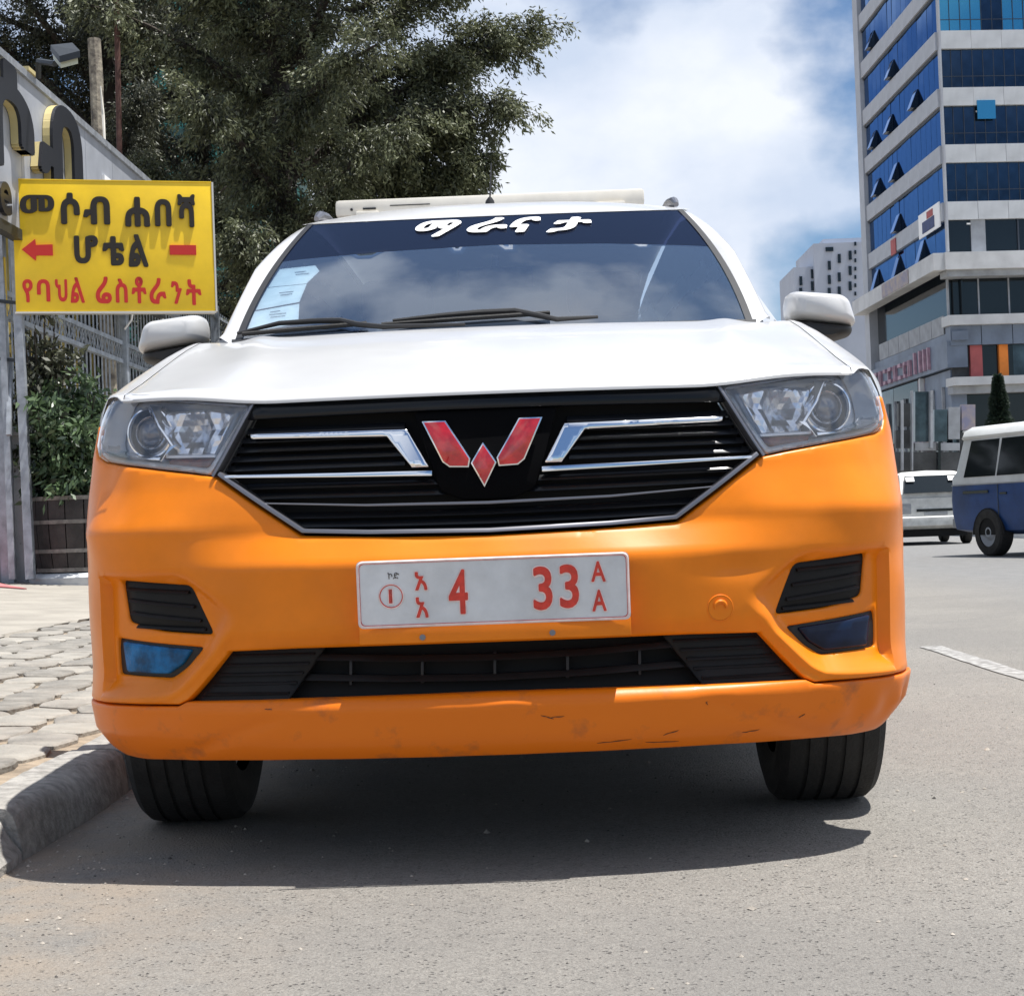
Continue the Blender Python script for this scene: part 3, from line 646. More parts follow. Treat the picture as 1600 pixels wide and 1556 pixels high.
# wheels
for Yw in (.865, 3.66):
    for s in (1, -1):
        wh = empty('wheel', (0, 0, 0)); wh.parent = car; wh.matrix_parent_inverse = Matrix.Translation(-car.location)
        R = .333; w = .122; prof = [(-w+.012, .215), (-w, .25), (-w-.004, .285), (-w+.004, .315), (-w+.020, R-.004)]
        for g in (-.062, -.021, .021, .062): prof += [(g-.005, R), (g-.004, R-.005), (g+.004, R-.005), (g+.005, R)]
        prof += [(-a, b) for a, b in prof[:5]][::-1]
        MB().lathe(prof, (s*.764, Yw, R), 'X', 72).build('tyre', 'rubber', wh, smooth=True, auto=25)
        q = MB().lathe([(s*.10, .03), (s*.105, .08), (s*.085, .17), (s*.112, .215), (-s*.08, .215), (-s*.08, .03)], (s*.764, Yw, R), 'X', 36)
        q.build('wheel_rim', 'lamp_silver', wh, smooth=True)
MB().box(-.862, .862, .48, 1.16, .745, .925).build('sun_leak_blocker', 'deep_black', car)  # unseen black box added to stop sun leaking through the body onto the kerb
for s in (1, -1):
    v = []; T = np.linspace(.02, math.pi-.02, 16)
    for x in (s*.58, s*.855):
        v += [(x, .865-.40*math.cos(t), .35+.385*math.sin(t)) for t in T]
    raw('arch_liner', v, [(i, i+1, 17+i, 16+i) for i in range(15)], 'deep_black', car, smooth=True)
MB().box(-.60, .60, .12, .60, .255, .275).build('splash_tray', 'deep_black', car)
# ------------------------------------------------------------------ ground, road, kerb, pavement
def nmat(name):
    m = bpy.data.materials.new(name); m.use_nodes = True; M[name] = m; n = m.node_tree.nodes; return m, n, m.node_tree.links, n['Principled BSDF']
m, n, l, b = nmat('asphalt')
tc_ = n.new('ShaderNodeTexCoord'); sx = n.new('ShaderNodeSeparateXYZ'); l.new(tc_.outputs['Object'], sx.inputs[0])
def noise(sc, det=6, ro=.6, dist=0):
    x = n.new('ShaderNodeTexNoise'); x.inputs['Scale'].default_value = sc; x.inputs['Detail'].default_value = det; x.inputs['Roughness'].default_value = ro; x.inputs['Distortion'].default_value = dist; l.new(tc_.outputs['Object'], x.inputs[0]); return x.outputs[0]
def ramp(i, *st):
    r = n.new('ShaderNodeValToRGB'); l.new(i, r.inputs[0]); e = r.color_ramp.elements
    while len(e) < len(st): e.new(.5)
    for q, (p, c) in zip(e, st): q.position = p; q.color = (*(c if hasattr(c, '__len__') else (c, c, c)), 1)
    return r.outputs[0]
def mixc(f, a, bb, bt='MIX'):
    x = n.new('ShaderNodeMix'); x.data_type = 'RGBA'; x.blend_type = bt
    for s_, v_ in ((0, f), (6, a), (7, bb)):
        if hasattr(v_, 'links') or hasattr(v_, 'node'): l.new(v_, x.inputs[s_])
        else: x.inputs[s_].default_value = v_ if s_ == 0 else (*v_, 1)
    return x.outputs[2]
base = ramp(noise(1.3, 8), (.30, (.185, .172, .152)), (.72, (.262, .245, .220)))
base = mixc(.62, base, ramp(noise(210, 5, .8), (.36, (.065, .060, .053)), (.62, (.40, .376, .338))), 'MIX')
va = n.new('ShaderNodeTexVoronoi'); va.inputs['Scale'].default_value = 120; l.new(tc_.outputs['Object'], va.inputs[0]); sp_ = n.new('ShaderNodeSeparateColor'); l.new(va.outputs['Color'], sp_.inputs[0]); base = mixc(.30, base, ramp(sp_.outputs[0], (0, (.12, .112, .10)), (1, (.345, .325, .29))), 'MIX')
# open pits and dark stones
vo = n.new('ShaderNodeTexVoronoi'); vo.inputs['Scale'].default_value = 85; vo.inputs['Randomness'].default_value = 1; l.new(tc_.outputs['Object'], vo.inputs[0])
pit = ramp(vo.outputs['Distance'], (.14, 1.0), (.27, 0.0)); keep = ramp(noise(24, 3), (.47, 0.0), (.55, 1.0))
mu = n.new('ShaderNodeMath'); mu.operation = 'MULTIPLY'; l.new(pit, mu.inputs[0]); l.new(keep, mu.inputs[1])
base = mixc(mu.outputs[0], base, (.10, .094, .086))
base = mixc(ramp(noise(.55, 5, .7, .6), (.42, 0.0), (.60, .45)), base, (.165, .158, .148))
wv = n.new('ShaderNodeTexVoronoi'); wv.feature = 'DISTANCE_TO_EDGE'; wv.inputs['Scale'].default_value = .55; dv_ = n.new('ShaderNodeMix'); dv_.data_type = 'VECTOR'; dv_.inputs[0].default_value = .22; nz = n.new('ShaderNodeTexNoise'); nz.inputs['Scale'].default_value = 2.6; nz.inputs['Detail'].default_value = 8; l.new(tc_.outputs['Object'], nz.inputs[0]); l.new(tc_.outputs['Object'], dv_.inputs[4]); l.new(nz.outputs['Color'], dv_.inputs[5]); l.new(dv_.outputs[1], wv.inputs[0])
ck = ramp(wv.outputs['Distance'], (.0008, .35), (.0025, 0.0)); cm = n.new('ShaderNodeMath'); cm.operation = 'MULTIPLY'; l.new(ck, cm.inputs[0]); l.new(ramp(noise(.8, 3), (.50, 0.0), (.56, 1.0)), cm.inputs[1]); base = mixc(0.0, base, (.05, .046, .042))
# brown dust gathered along the kerb
mr = n.new('ShaderNodeMapRange'); mr.inputs[1].default_value = -.25; mr.inputs[2].default_value = -1.05; l.new(sx.outputs[0], mr.inputs[0])
dn = ramp(noise(3.2, 7, .65), (.38, 0.0), (.62, 1.0)); m2 = n.new('ShaderNodeMath'); m2.operation = 'MULTIPLY'; l.new(mr.outputs[0], m2.inputs[0]); l.new(dn, m2.inputs[1])
base = mixc(m2.outputs[0], base, (.30, .243, .185))
# darker worn lane further out
mr2 = n.new('ShaderNodeMapRange'); mr2.inputs[1].default_value = 3.2; mr2.inputs[2].default_value = 4.6; l.new(sx.outputs[0], mr2.inputs[0])
base = mixc(mr2.outputs[0], base, ramp(noise(5, 8), (.3, (.17, .168, .165)), (.7, (.22, .217, .21))))
l.new(base, b.inputs['Base Color']); b.inputs['Roughness'].default_value = .85
bu = n.new('ShaderNodeBump'); bu.inputs['Strength'].default_value = .9; bu.inputs['Distance'].default_value = .010
hh = n.new('ShaderNodeMath'); hh.operation = 'SUBTRACT'; l.new(noise(150, 4), hh.inputs[0]); l.new(mu.outputs[0], hh.inputs[1]); l.new(hh.outputs[0], bu.inputs['Height']); l.new(bu.outputs[0], b.inputs['Normal'])
mat('earth', (.30, .25, .19), .95, var=.35, vscale=2, bump=.4, bscale=40)
mat('sand', (.30, .24, .175), .95, var=.35, vscale=14, bump=.5, bscale=90)
mat('paver', (.265, .245, .215), .9, var=.28, vscale=9, bump=.35, bscale=70)
mat('paver_b', (.225, .21, .185), .9, var=.30, vscale=12, bump=.35, bscale=70)
mat('paver_c', (.30, .28, .245), .9, var=.22, vscale=7, bump=.35, bscale=70)
mat('slab', (.30, .275, .235), .9, var=.18, vscale=3, bump=.2, bscale=50)
mat('kerb_stone', (.31, .295, .27), .9, var=.35, vscale=30, bump=.3, bscale=120)
mat('road_paint', (.40, .395, .38), .85, col2=(.19, .183, .172), vscale=22, ramp=(.42, .66))
mat('pebble', (.38, .34, .29), .9, var=.4, vscale=30)
mat('pebble_dark', (.06, .055, .05), .9)
mat('concrete', (.36, .37, .39), .85, var=.22, vscale=3, bump=.15, bscale=30)
mat('concrete_pale', (.52, .53, .54), .8, var=.2, vscale=4, bump=.1, bscale=30)
mat('steel_grey', (.33, .35, .38), .45, metal=.3, var=.3, vscale=9)
mat('fence_paint', (.36, .40, .45), .45, metal=.2, var=.3, vscale=8)
mat('dark_steel', (.03, .035, .04), .5, metal=.3)
mat('panel_grey', (.36, .38, .42), .5, var=.15, vscale=2, metal=.15)
mat('cream_edge', (.50, .42, .20), .5)
mat('letter_black', (.012, .013, .018), .4)
mat('sign_yellow', (.85, .56, .008), .42, var=.16, vscale=1.6, coat=.2)
mat('letter_dark', (.018, .012, .006), .4)
mat('letter_red', (.50, .02, .012), .42)
mat('sign_edge', (.62, .60, .55), .4, metal=.3)
mat('weathered_wood', (.34, .30, .23), .9, col2=(.10, .085, .07), vscale=9, bump=.5, bscale=22)
mat('rust', (.10, .045, .035), .8, var=.4, vscale=9)
mat('pot_brown', (.030, .024, .022), .65, var=.5, vscale=7, bump=.3, bscale=25)
mat('pot_hoop', (.20, .18, .16), .55, metal=.3, var=.4, vscale=12)
mat('yellow_wall', (.62, .47, .12), .8, var=.3, vscale=2)
mat('red_cloth', (.50, .16, .16), .9, var=.2, vscale=12)
mat('lamp_panel', (.55, .56, .42), .4)

road = MB().add([(-1.07, -12, 0), (60, -12, 0), (60, 900, 0), (-1.07, 900, 0)], [(0, 1, 2, 3)]).build('road', 'asphalt'); tag(road, kind='structure')
g = MB().add([(-2500, -60, -.35), (2500, -60, -.35), (2500, 5000, -.35), (-2500, 5000, -.35)], [(0, 1, 2, 3)]).build('ground', 'earth'); tag(g, kind='structure')
def zs(x): return .125+.055*(-1.25-x)
sw_ = MB().add([(-1.22, -12, zs(-1.22)-.018), (-2.86, -12, zs(-2.86)-.018), (-2.86, 900, zs(-2.86)-.018), (-1.22, 900, zs(-1.22)-.018)], [(0, 1, 2, 3)]).build('sidewalk', 'sand'); tag(sw_, kind='structure')
# the plain slab behind the stones, its edge ragged
v = []; ys = list(np.arange(-4, 20, .12))+[60, 900]
for y in ys: v += [(-2.78+random.uniform(-.05, .05), y, zs(-2.78)+.002), (-9, y, zs(-9)+.002), (-2.78, y, zs(-2.8)-.05)]
f = []
for i in range(len(ys)-1): f += [(3*i, 3*i+1, 3*i+4, 3*i+3), (3*i+2, 3*i, 3*i+3, 3*i+5)]
ap = raw('pavement', v, f, 'slab'); tag(ap, kind='structure')
# kerb stones
kb = empty('kerb', (-1.15, 0, 0)); tag(kb, kind='structure')
def kerb_piece(y0, y1, worn=0.0):
    P = [(-1.062, -.05), (-1.062, .02), (-1.072, .075), (-1.084, .100), (-1.105, .117), (-1.15, .122), (-1.215, .124), (-1.225, .120), (-1.225, 0.0)]
    n_ = max(2, int((y1-y0)/.045)); v = []; k = len(P)
    for i in range(n_+1):
        y = y0+(y1-y0)*i/n_; e = min(i, n_-i); sh = .006 if e == 0 else 0
        for j, (x, z) in enumerate(P):
            a = .005*math.sin(y*7.3+j)+random.uniform(-.0022, .0022); w = worn*math.exp(-((y-.05)/.35)**2)
            v.append((x-sh*(j < 5)-w*.05*(2 <= j <= 5)+a*(1 <= j <= 4), y, z-sh*(z > .1)+(a*.5-w*.028*random.uniform(.7, 1.2) if 1 < j < 8 else 0)))
    f = [(i*k+j, i*k+j+1, (i+1)*k+j+1, (i+1)*k+j) for i in range(n_) for j in range(k-1)]+[tuple(range(k)), tuple(n_*k+j for j in range(k))]
    o = MB().add(v, f).build('kerb_stone', 'kerb_stone', kb, smooth=True, auto=50); return o
y = -3.6
while y < 24: kerb_piece(y, y+.985, 1.0 if y < .3 and y > -1.2 else 0); y += 1.0
o = MB().box(-1.225, -1.07, 24, 900, -.05, .13).build('kerb_run', 'kerb_stone', kb); o['kind'] = 'stuff'
# paving stones, irregular and interlocking, each one apart
stones = []; PW, PD = .19, .27
pm_ = ['paver', 'paver_b', 'paver_c']
cols = int((2.78-1.27)/PW); rowy = np.arange(-.7, 40, PD)
jit = {}
def node(i, j, k):      # shared corner jitter so that neighbours fit
    if (i, j, k) not in jit: jit[(i, j, k)] = (random.uniform(-.016, .016), random.uniform(-.035, .035), random.uniform(-.004, .004))
    return jit[(i, j, k)]
stuff = MB(); cnt = 0
cw = (2.75-1.285)/8
for r in range(len(rowy)-1):
    for c in range(8):
        x1 = -1.285-c*cw; x0 = x1-cw; yo = PD/2 if c % 2 else 0; y0 = rowy[r]+yo; y1 = y0+PD
        bow = .055
        def P(side, top):   # corners with shared jitter
            cc = c if side else c+1; kk = r*2+(c % 2)+(2 if top else 0); j = node(cc, kk, 0); x = (x1 if side else x0)+j[0]; return [x, (y1 if top else y0)+j[1]]
        A = P(1, 0); B = P(0, 0); C_ = P(0, 1); D_ = P(1, 1)
        jm1 = node(c, r*2+(c % 2)+1, 0); jm2 = node(c+1, r*2+(c % 2)+1, 0)
        Rm = [x1+jm1[0], (y0+y1)/2+jm1[1]]; Lm = [x0+jm2[0], (y0+y1)/2+jm2[1]]
        # hexagon-like outline: mid points pushed by neighbours
        poly = [A, Rm, D_, C_, Lm, B]
        poly[0][0] += -.02; poly[2][0] += -.02; poly[1][0] += .02; poly[3][0] += .02; poly[5][0] += .02; poly[4][0] += -.02
        ctr = np.mean(poly, 0); pts = [tuple(ctr+(np.array(p)-ctr)*(1-.014/max(.05, np.hypot(*(np.array(p)-ctr))))) for p in poly]
        pts = rpoly([tuple(p) for p in pts], .014, 2)
        tl = (random.uniform(-.02, .02), random.uniform(-.015, .015), random.uniform(-.005, .004))
        def fz(a, b_, d): return (a, b_, zs(a)+tl[0]*(a-ctr[0])+tl[1]*(b_-ctr[1])+tl[2]+d)
        nn = len(pts); inn = [tuple(ctr+(np.array(p)-ctr)*.93) for p in pts]
        V = [fz(a, b_, -.05) for a, b_ in pts]+[fz(a, b_, -.006) for a, b_ in pts]+[fz(a, b_, 0) for a, b_ in inn]
        Fc = [(i, (i+1) % nn, nn+(i+1) % nn, nn+i) for i in range(nn)]+[(nn+i, nn+(i+1) % nn, 2*nn+(i+1) % nn, 2*nn+i) for i in range(nn)]+[tuple(2*nn+i for i in range(nn))]
        if y0 < 13 and cnt < 290:
            MB().add(V, Fc).build('paving_stone', random.choice(pm_), sw_, smooth=True, auto=40); cnt += 1
        else: stuff.add(V, Fc)
if stuff.v: o = stuff.build('distant_paving', 'paver', sw_); o['kind'] = 'stuff'
# loose grit
for nm, m_, k, (ra, rb_) in (('grit', 'pebble', 900, (.0015, .0055)), ('dark_grit', 'pebble_dark', 500, (.001, .0035))):
    q = MB()
    for i in range(k):
        x = random.uniform(-1.07, 2.4) if random.random() < .55 else -1.08+abs(random.gauss(0, .3)); yy = random.uniform(-1.3, 3.5); r_ = random.uniform(ra, rb_)*(1 if random.random() < .95 else 1.8)
        s_ = [Vector((math.cos(t)*r_*random.uniform(.7, 1.3)+x, math.sin(t)*r_*random.uniform(.7, 1.3)+yy, random.uniform(0, .3)*r_)) for t in (0, 1.3, 2.5, 3.8, 5)]
        q.add(s_+[Vector((x, yy, r_*.9))], [(i_, (i_+1) % 5, 5) for i_ in range(5)])
    tag(q.build(nm, m_), 'small loose stones and grit scattered over the road' if nm == 'grit' else 'tiny dark chips of asphalt scattered on the road', 'gravel', kind='stuff')
# broken white line
for i, (y0, y1) in enumerate(((2.3, 5.35), (7.4, 10.4), (12.5, 15.5), (17.6, 20.6), (23, 26))):
    xo = 2.0; v = []; k = 24
    for j in range(k+1):
        yy = y0+(y1-y0)*j/k; v += [(xo+random.uniform(0, .012), yy, .004), (xo+.12-random.uniform(0, .012), yy, .004)]
    raw('lane_line', v, [(2*j, 2*j+1, 2*j+3, 2*j+2) for j in range(k)], 'road_paint', road)
# far kerb and pavement on the right
tag(MB().box(10.2, 10.4, -10, 900, -.05, .14).build('far_kerb', 'concrete_pale'), kind='structure')
tag(MB().box(10.4, 60, -10, 900, -.05, .135).build('far_pavement', 'slab'), kind='structure')

# ------------------------------------------------------------------ yellow hotel sign on its post
p0 = at(22, 280, 12.4); p1 = at(25, 485, 12.4); q0 = at(334, 287, 12.9); q1 = at(337, 488, 12.9)
sg = empty('hotel_sign', (p1.x, p1.y, 0)); tag(sg, 'yellow hotel sign with raised dark Amharic letters and a red arrow beside the fence', 'sign')
ez = Vector((0, 0, 1)); hgt = ((p0.z-p1.z)+(q0.z-q1.z))/2; org = Vector((p1.x, p1.y, (p1.z+q1.z)/2)); ex_ = Vector((q1.x-p1.x, q1.y-p1.y, 0)); wid = ex_.length; FR = frame(org, ex_, ez)
MB().box(0, wid, 0, hgt, -.10, 0, FR).build('sign_board', 'sign_yellow', sg, bevel=.004)
MB().box(wid+.001, wid+.018, -.006, hgt+.006, -.105, .006, FR).build('edge_strip', 'sign_edge', sg)
MB().box(-.01, wid, -.018, -.001, -.105, .006, FR).build('edge_strip', 'sign_edge', sg)
MB().box(-.01, wid, hgt+.001, hgt+.012, -.105, .004, FR).build('edge_strip', 'sign_yellow', sg)
def st(s, fx0, fx1, fy0, fy1, m_, ext=.022, bold=.038, nm='sign_letter', gap=.0):
    text_mesh(nm, s, 1, m_, sg, extrude=ext, M4=FR @ Matrix.Translation((fx0*wid, fy0*hgt, .001+gap)), fat=bold, width=(fx1-fx0)*wid, height=(fy1-fy0)*hgt)
# fractions of the board, read from left and from below (board 0..312 px wide, 0..203 px high)
for s_, a, b_, c, d in (('\u1218', .035, .205, .745, .885), ('\u1236', .235, .330, .665, .905), ('\u1265', .345, .480, .665, .880), ('\u1210', .555, .680, .650, .880), ('\u1260', .705, .790, .655, .865), ('\u123b', .822, .912, .650, .905)):
    st(s_, a, b_, c, d, 'letter_dark')
for s_, a, b_, c, d in (('\u1206', .295, .415, .365, .580), ('\u1274', .435, .545, .350, .575), ('\u120d', .565, .665, .340, .590)):
    st(s_, a, b_, c, d, 'letter_dark')
for s_, a, b_, c, d in (('\u12e8', .035, .085, .070, .245), ('\u1263', .105, .170, .075, .245), ('\u1205', .195, .255, .075, .245), ('\u120d', .270, .340, .065, .260), ('\u122c', .395, .475, .060, .265), ('\u1235', .495, .555, .065, .250), ('\u1276', .575, .650, .060, .265), ('\u122b', .665, .750, .055, .255), ('\u1295', .775, .830, .055, .230), ('\u1275', .850, .930, .045, .245)):
    st(s_, a, b_, c, d, 'letter_red', ext=.004, bold=.028)
def fq(P, nm, m_):
    MB().prism([(a*wid, b_*hgt) for a, b_ in P], lambda a, b_, d: FR @ Vector((a, b_, d)), .017, .001).build(nm, m_, sg)
fq([(.038, .47), (.105, .55), (.108, .505), (.190, .510), (.190, .425), (.108, .425), (.105, .385)], 'red_arrow', 'letter_red')
fq([(.775, .51), (.910, .51), (.910, .435), (.775, .435)], 'red_bar', 'letter_red')
for (a0, b0), (a1, b1), w in (((-3, 300), (20, 905), .040), ((20, 300), (48, 905), .055), ((16, 560), (14, 680), .03)):
    A = at(a0, b0, 12.55); B = at(a1, b1, 12.3); MB().tube([B, A], w, 4).build('sign_post', 'steel_grey', sg)
for y_ in (308, 470, 560): A = at(-6, y_, 12.45); B = at(30, y_+4, 12.45); MB().tube([A, B], .022, 4).build('post_brace', 'dark_steel', sg)
A = at(12, 460, 12.5); MB().box(A.x-.12, A.x-.02, A.y, A.y+.05, A.z-.2, A.z+.35).build('side_board', 'sign_yellow', sg)

# ------------------------------------------------------------------ grey wall pier at the left edge
a = at(0, 676, 12.7); c = at(50, 905, 12.7)
pr_ = empty('wall_pier', (a.x, 12.9, zs(a.x))); tag(pr_, 'low grey rendered wall pier at the left edge, under the sign posts', 'wall')
MB().box(-6.6, c.x-.16, 12.75, 13.1, .2, a.z-.04).build('pier_body', 'concrete', pr_, bevel=.01)
MB().box(c.x-.155, c.x+.02, 12.72, 13.12, .2, a.z-.02).build('pier_corner', 'concrete_pale', pr_, bevel=.01)
MB().box(-6.7, c.x+.05, 12.68, 13.15, a.z-.037, a.z+.05).build('coping', 'concrete_pale', pr_, bevel=.012)
rc = []; 
P = [(-5.6, 11.0), (-5.05, 11.1), (-4.75, 11.6), (-4.3, 11.2), (-4.62, 11.75), (-4.85, 12.2), (-5.3, 12.5), (-5.9, 12.4)]
tag(MB().prism(P, lambda a, b_, d: (a, b_, zs(a)+.004+d), .01, 0).build('red_mat', 'red_cloth'), 'crumpled faded red cloth on the pavement beside the grey pier', 'cloth')

# ------------------------------------------------------------------ long hoarding with big black letters
XB = -4.62
def bx(x, y):     # point on the hoarding plane seen at a pixel
    d = CW+CR*((x-800)/F)-CU*((y-778)/F); t = (XB-CO.x)/d.x; return CO+d*t
hb_ = empty('hoarding', (XB, 12, zs(XB))); tag(hb_, 'long grey sheet hoarding with huge black letters above the fence', 'billboard')
ztop, zbot = 5.15, 3.60; y = 10.2; k = 0
while y < 18.4:
    MB().box(XB-.05, XB, y, y+1.16, zbot, ztop-.06).build('grey_sheet', 'panel_grey', hb_); y += 1.17; k += 1
MB().box(XB-.07, XB+.03, 10.1, 18.5, ztop-.058, ztop+.012).build('top_rail', 'steel_grey', hb_)
MB().box(XB-.08, XB+.02, 10.1, 18.5, zbot-.10, zbot-.002).build('bottom_rail', 'dark_steel', hb_)
for y in (10.3, 12.6, 14.9, 17.2): MB().box(XB-.75, XB-.69, y, y+.08, .2, ztop-.1).build('hoarding_post', 'dark_steel', hb_)
for ch, y0, y1, z0, z1 in (('\u1236', 11.25, 12.62, 4.02, 5.02), ('\u1265', 12.80, 14.35, 3.95, 5.06), ('\u1218', 9.6, 11.0, 4.0, 4.95)):
    for m_, e, g_ in (('cream_edge', .07, 0), ('letter_black', .03, .071)):
        text_mesh('big_letter', ch, 1, m_, hb_, extrude=e, M4=frame((XB+.005+g_, y0, z0), (0, 1, 0), (0, 0, 1)), fat=.03, width=y1-y0, height=z1-z0)
text_mesh('small_letter', 'e', 1, 'letter_black', hb_, extrude=.04, M4=frame((XB+.005, 11.72, 3.64), (0, 1, 0), (0, 0, 1)), bold=.02, width=.34, height=.30)
for y, z0, z1 in ((15.55, 3.65, 4.75), (16.6, 3.65, 4.3)):
    MB().box(XB+.002, XB+.03, y, y+.28, z0, z1).build('notice', 'decal_white' if 'decal_white' in M else 'paper', hb_)
    MB().box(XB+.031, XB+.035, y+.3, y+.52, z0, z1-.1).build('notice', 'letter_black', hb_)
MB().box(XB-.03, XB+.05, 12.7, 13.0, ztop+.013, ztop+.05).build('cream_tab', 'cream_edge', hb_)

# floodlight on an arm
fl_ = empty('floodlight', tuple(at(90, 120, 12.9))); tag(fl_, 'small square floodlight on a bent black arm above the hoarding', 'floodlight')
c0, c1, c2, c3 = at(83, 92, 12.2), at(112, 89, 12.2), at(122, 100, 11.9), at(95, 107, 11.9)
dv = Vector((0, 0, .06)); MB().add([c0, c1, c2, c3, c0+dv, c1+dv, c2+dv, c3+dv], [(0, 1, 2, 3), (4, 5, 6, 7), (0, 1, 5, 4), (1, 2, 6, 5), (2, 3, 7, 6), (3, 0, 4, 7)]).build('lamp_face', 'lamp_panel', fl_)
hs_ = [p+(p-(c0+c2)/2)*.18+Vector((0, 0, .062)) for p in (c0, c1, c2, c3)]; MB().add(hs_+[p+dv for p in hs_], [(0, 1, 2, 3), (4, 5, 6, 7), (0, 1, 5, 4), (1, 2, 6, 5), (2, 3, 7, 6), (3, 0, 4, 7)]).build('lamp_body', 'dark_steel', fl_)
MB().tube([at(60, 122, 12.6), at(60, 96, 12.5), at(86, 100, 12.2)], .028, 6).build('lamp_arm', 'dark_steel', fl_)
# weathered wooden post and thin rusty pole
A, B = at(146, 62, 17.2), at(163, 300, 16.8); B2 = Vector((B.x, B.y, zs(B.x)))
wp = empty('wooden_post', tuple(B2)); tag(wp, 'thick weathered broken-topped wooden post rising behind the hoarding', 'post')
mb = MB(); pts = [B2.lerp(A, t) for t in np.linspace(0, 1, 14)]; mb.tube([p+Vector((random.uniform(-.015, .015), 0, 0)) for p in pts], [random.uniform(.075, .09) for _ in pts], 9); mb.build('timber', 'weathered_wood', wp, smooth=True)
MB().tube([at(157, 135, 16.9), at(161, 180, 16.9), at(164, 230, 16.8)], [.008, .02, .012], 5).build('splinter', 'cream_paint', wp)
A, B = at(181, -60, 19.3), at(187, 260, 19.2); rp = Vector((B.x, B.y, zs(B.x)))
tag(MB().tube([rp, B, A, A+(A-B)*.3], .038, 8).build('rusty_pole', 'rust'), 'thin dark rusty pole standing just right of the wooden post', 'pole')

# ------------------------------------------------------------------ barred fence with lattice band
XF = -4.9; fe = empty('bar_fence', (XF, 14, zs(XF))); tag(fe, 'tall grey steel fence of upright bars with a lattice band', 'fence')
def fy(x, y):
    d = CW+CR*((x-800)/F)-CU*((y-778)/F); t = (XF-CO.x)/d.x; return CO+d*t
zr1, zr2 = fy(130, 511).z, fy(125, 540).z
y0, y1 = 12.6, 26.5
for z, h_ in ((zr1, .05), (zr2, .05), (.55, .05), (4.15, .05)): MB().box(XF-.03, XF+.03, y0, y1, z-h_/2, z+h_/2).build('rail', 'fence_paint', fe)
bar = MB().box(-.008, .008, -.006, .006, 0, 3.9).build('bar', 'fence_paint', fe); bar.parent = None; base_me = bar.data; bpy.data.objects.remove(bar)
y = y0+.05; i = 0
while y < y1:
    o = bpy.data.objects.new('bar', base_me); COL.objects.link(o); o.location = (XF+.0, y, .34); o.parent = fe; o.matrix_parent_inverse = Matrix.Translation(-fe.location); y += .170
q = MB(); y = y0; zz0, zz1 = zr2+.026, zr1-.026
while y < y1:
    q.tube([(XF+.02, y, zz0), (XF+.02, y+.12, zz1)], .006, 4, cap=False); q.tube([(XF+.02, y+.12, zz0), (XF+.02, y, zz1)], .006, 4, cap=False); y += .12
o = q.build('lattice', 'fence_paint', fe); o['kind'] = 'stuff'
for y in (y0, fy(190, 540).y, 23.5): MB().box(XF-.045, XF+.075, y-.05, y+.05, .3, 4.3).build('fence_post', 'fence_paint', fe, bevel=.006)
for px_ in (188, 238):
    p = fy(px_, 500); MB().tube([p+Vector((.06, -.05, -.12)), p+Vector((.16, -.1, -.02)), p+Vector((.19, -.12, .12)), p+Vector((.10, -.06, .26))], .014, 6).build('hook', 'decal_white', fe, smooth=True)
# yellow house wall behind the fence and a darker lower part
hw_ = empty('yellow_house', (-7.2, 18, 0)); tag(hw_, 'low ochre house wall behind the barred fence', 'house')
MB().box(-7.6, -7.2, 13, 27, 2.9, 5.1).build('upper_wall', 'yellow_wall', hw_)
MB().box(-7.6, -7.22, 13, 27, .1, 2.898).build('lower_wall', 'dark_steel', hw_)
for y in np.arange(13.4, 26.5, .9): MB().box(-7.195, -7.12, y, y+.22, .2, 5.0).build('pilaster', 'matte_black', hw_)
MB().box(-7.9, -6.95, 12.8, 27.2, 5.1, 5.25).build('eave', 'dark_steel', hw_)

# ------------------------------------------------------------------ foliage
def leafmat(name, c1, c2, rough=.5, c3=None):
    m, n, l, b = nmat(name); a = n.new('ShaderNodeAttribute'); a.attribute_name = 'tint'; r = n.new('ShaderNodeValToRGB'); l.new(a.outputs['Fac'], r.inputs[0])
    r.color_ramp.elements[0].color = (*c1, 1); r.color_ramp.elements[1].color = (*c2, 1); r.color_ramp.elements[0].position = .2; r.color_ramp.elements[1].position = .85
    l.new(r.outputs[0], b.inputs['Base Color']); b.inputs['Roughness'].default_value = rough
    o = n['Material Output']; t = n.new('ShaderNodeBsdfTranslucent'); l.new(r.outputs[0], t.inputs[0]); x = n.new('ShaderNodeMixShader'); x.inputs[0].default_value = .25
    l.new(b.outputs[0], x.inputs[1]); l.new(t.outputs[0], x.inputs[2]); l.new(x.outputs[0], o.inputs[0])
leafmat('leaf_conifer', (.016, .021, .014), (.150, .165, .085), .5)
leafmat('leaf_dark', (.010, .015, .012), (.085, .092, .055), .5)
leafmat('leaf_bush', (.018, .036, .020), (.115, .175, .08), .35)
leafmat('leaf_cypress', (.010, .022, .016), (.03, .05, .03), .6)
mat('bark', (.045, .036, .03), .95, var=.4, vscale=6, bump=.6, bscale=14)
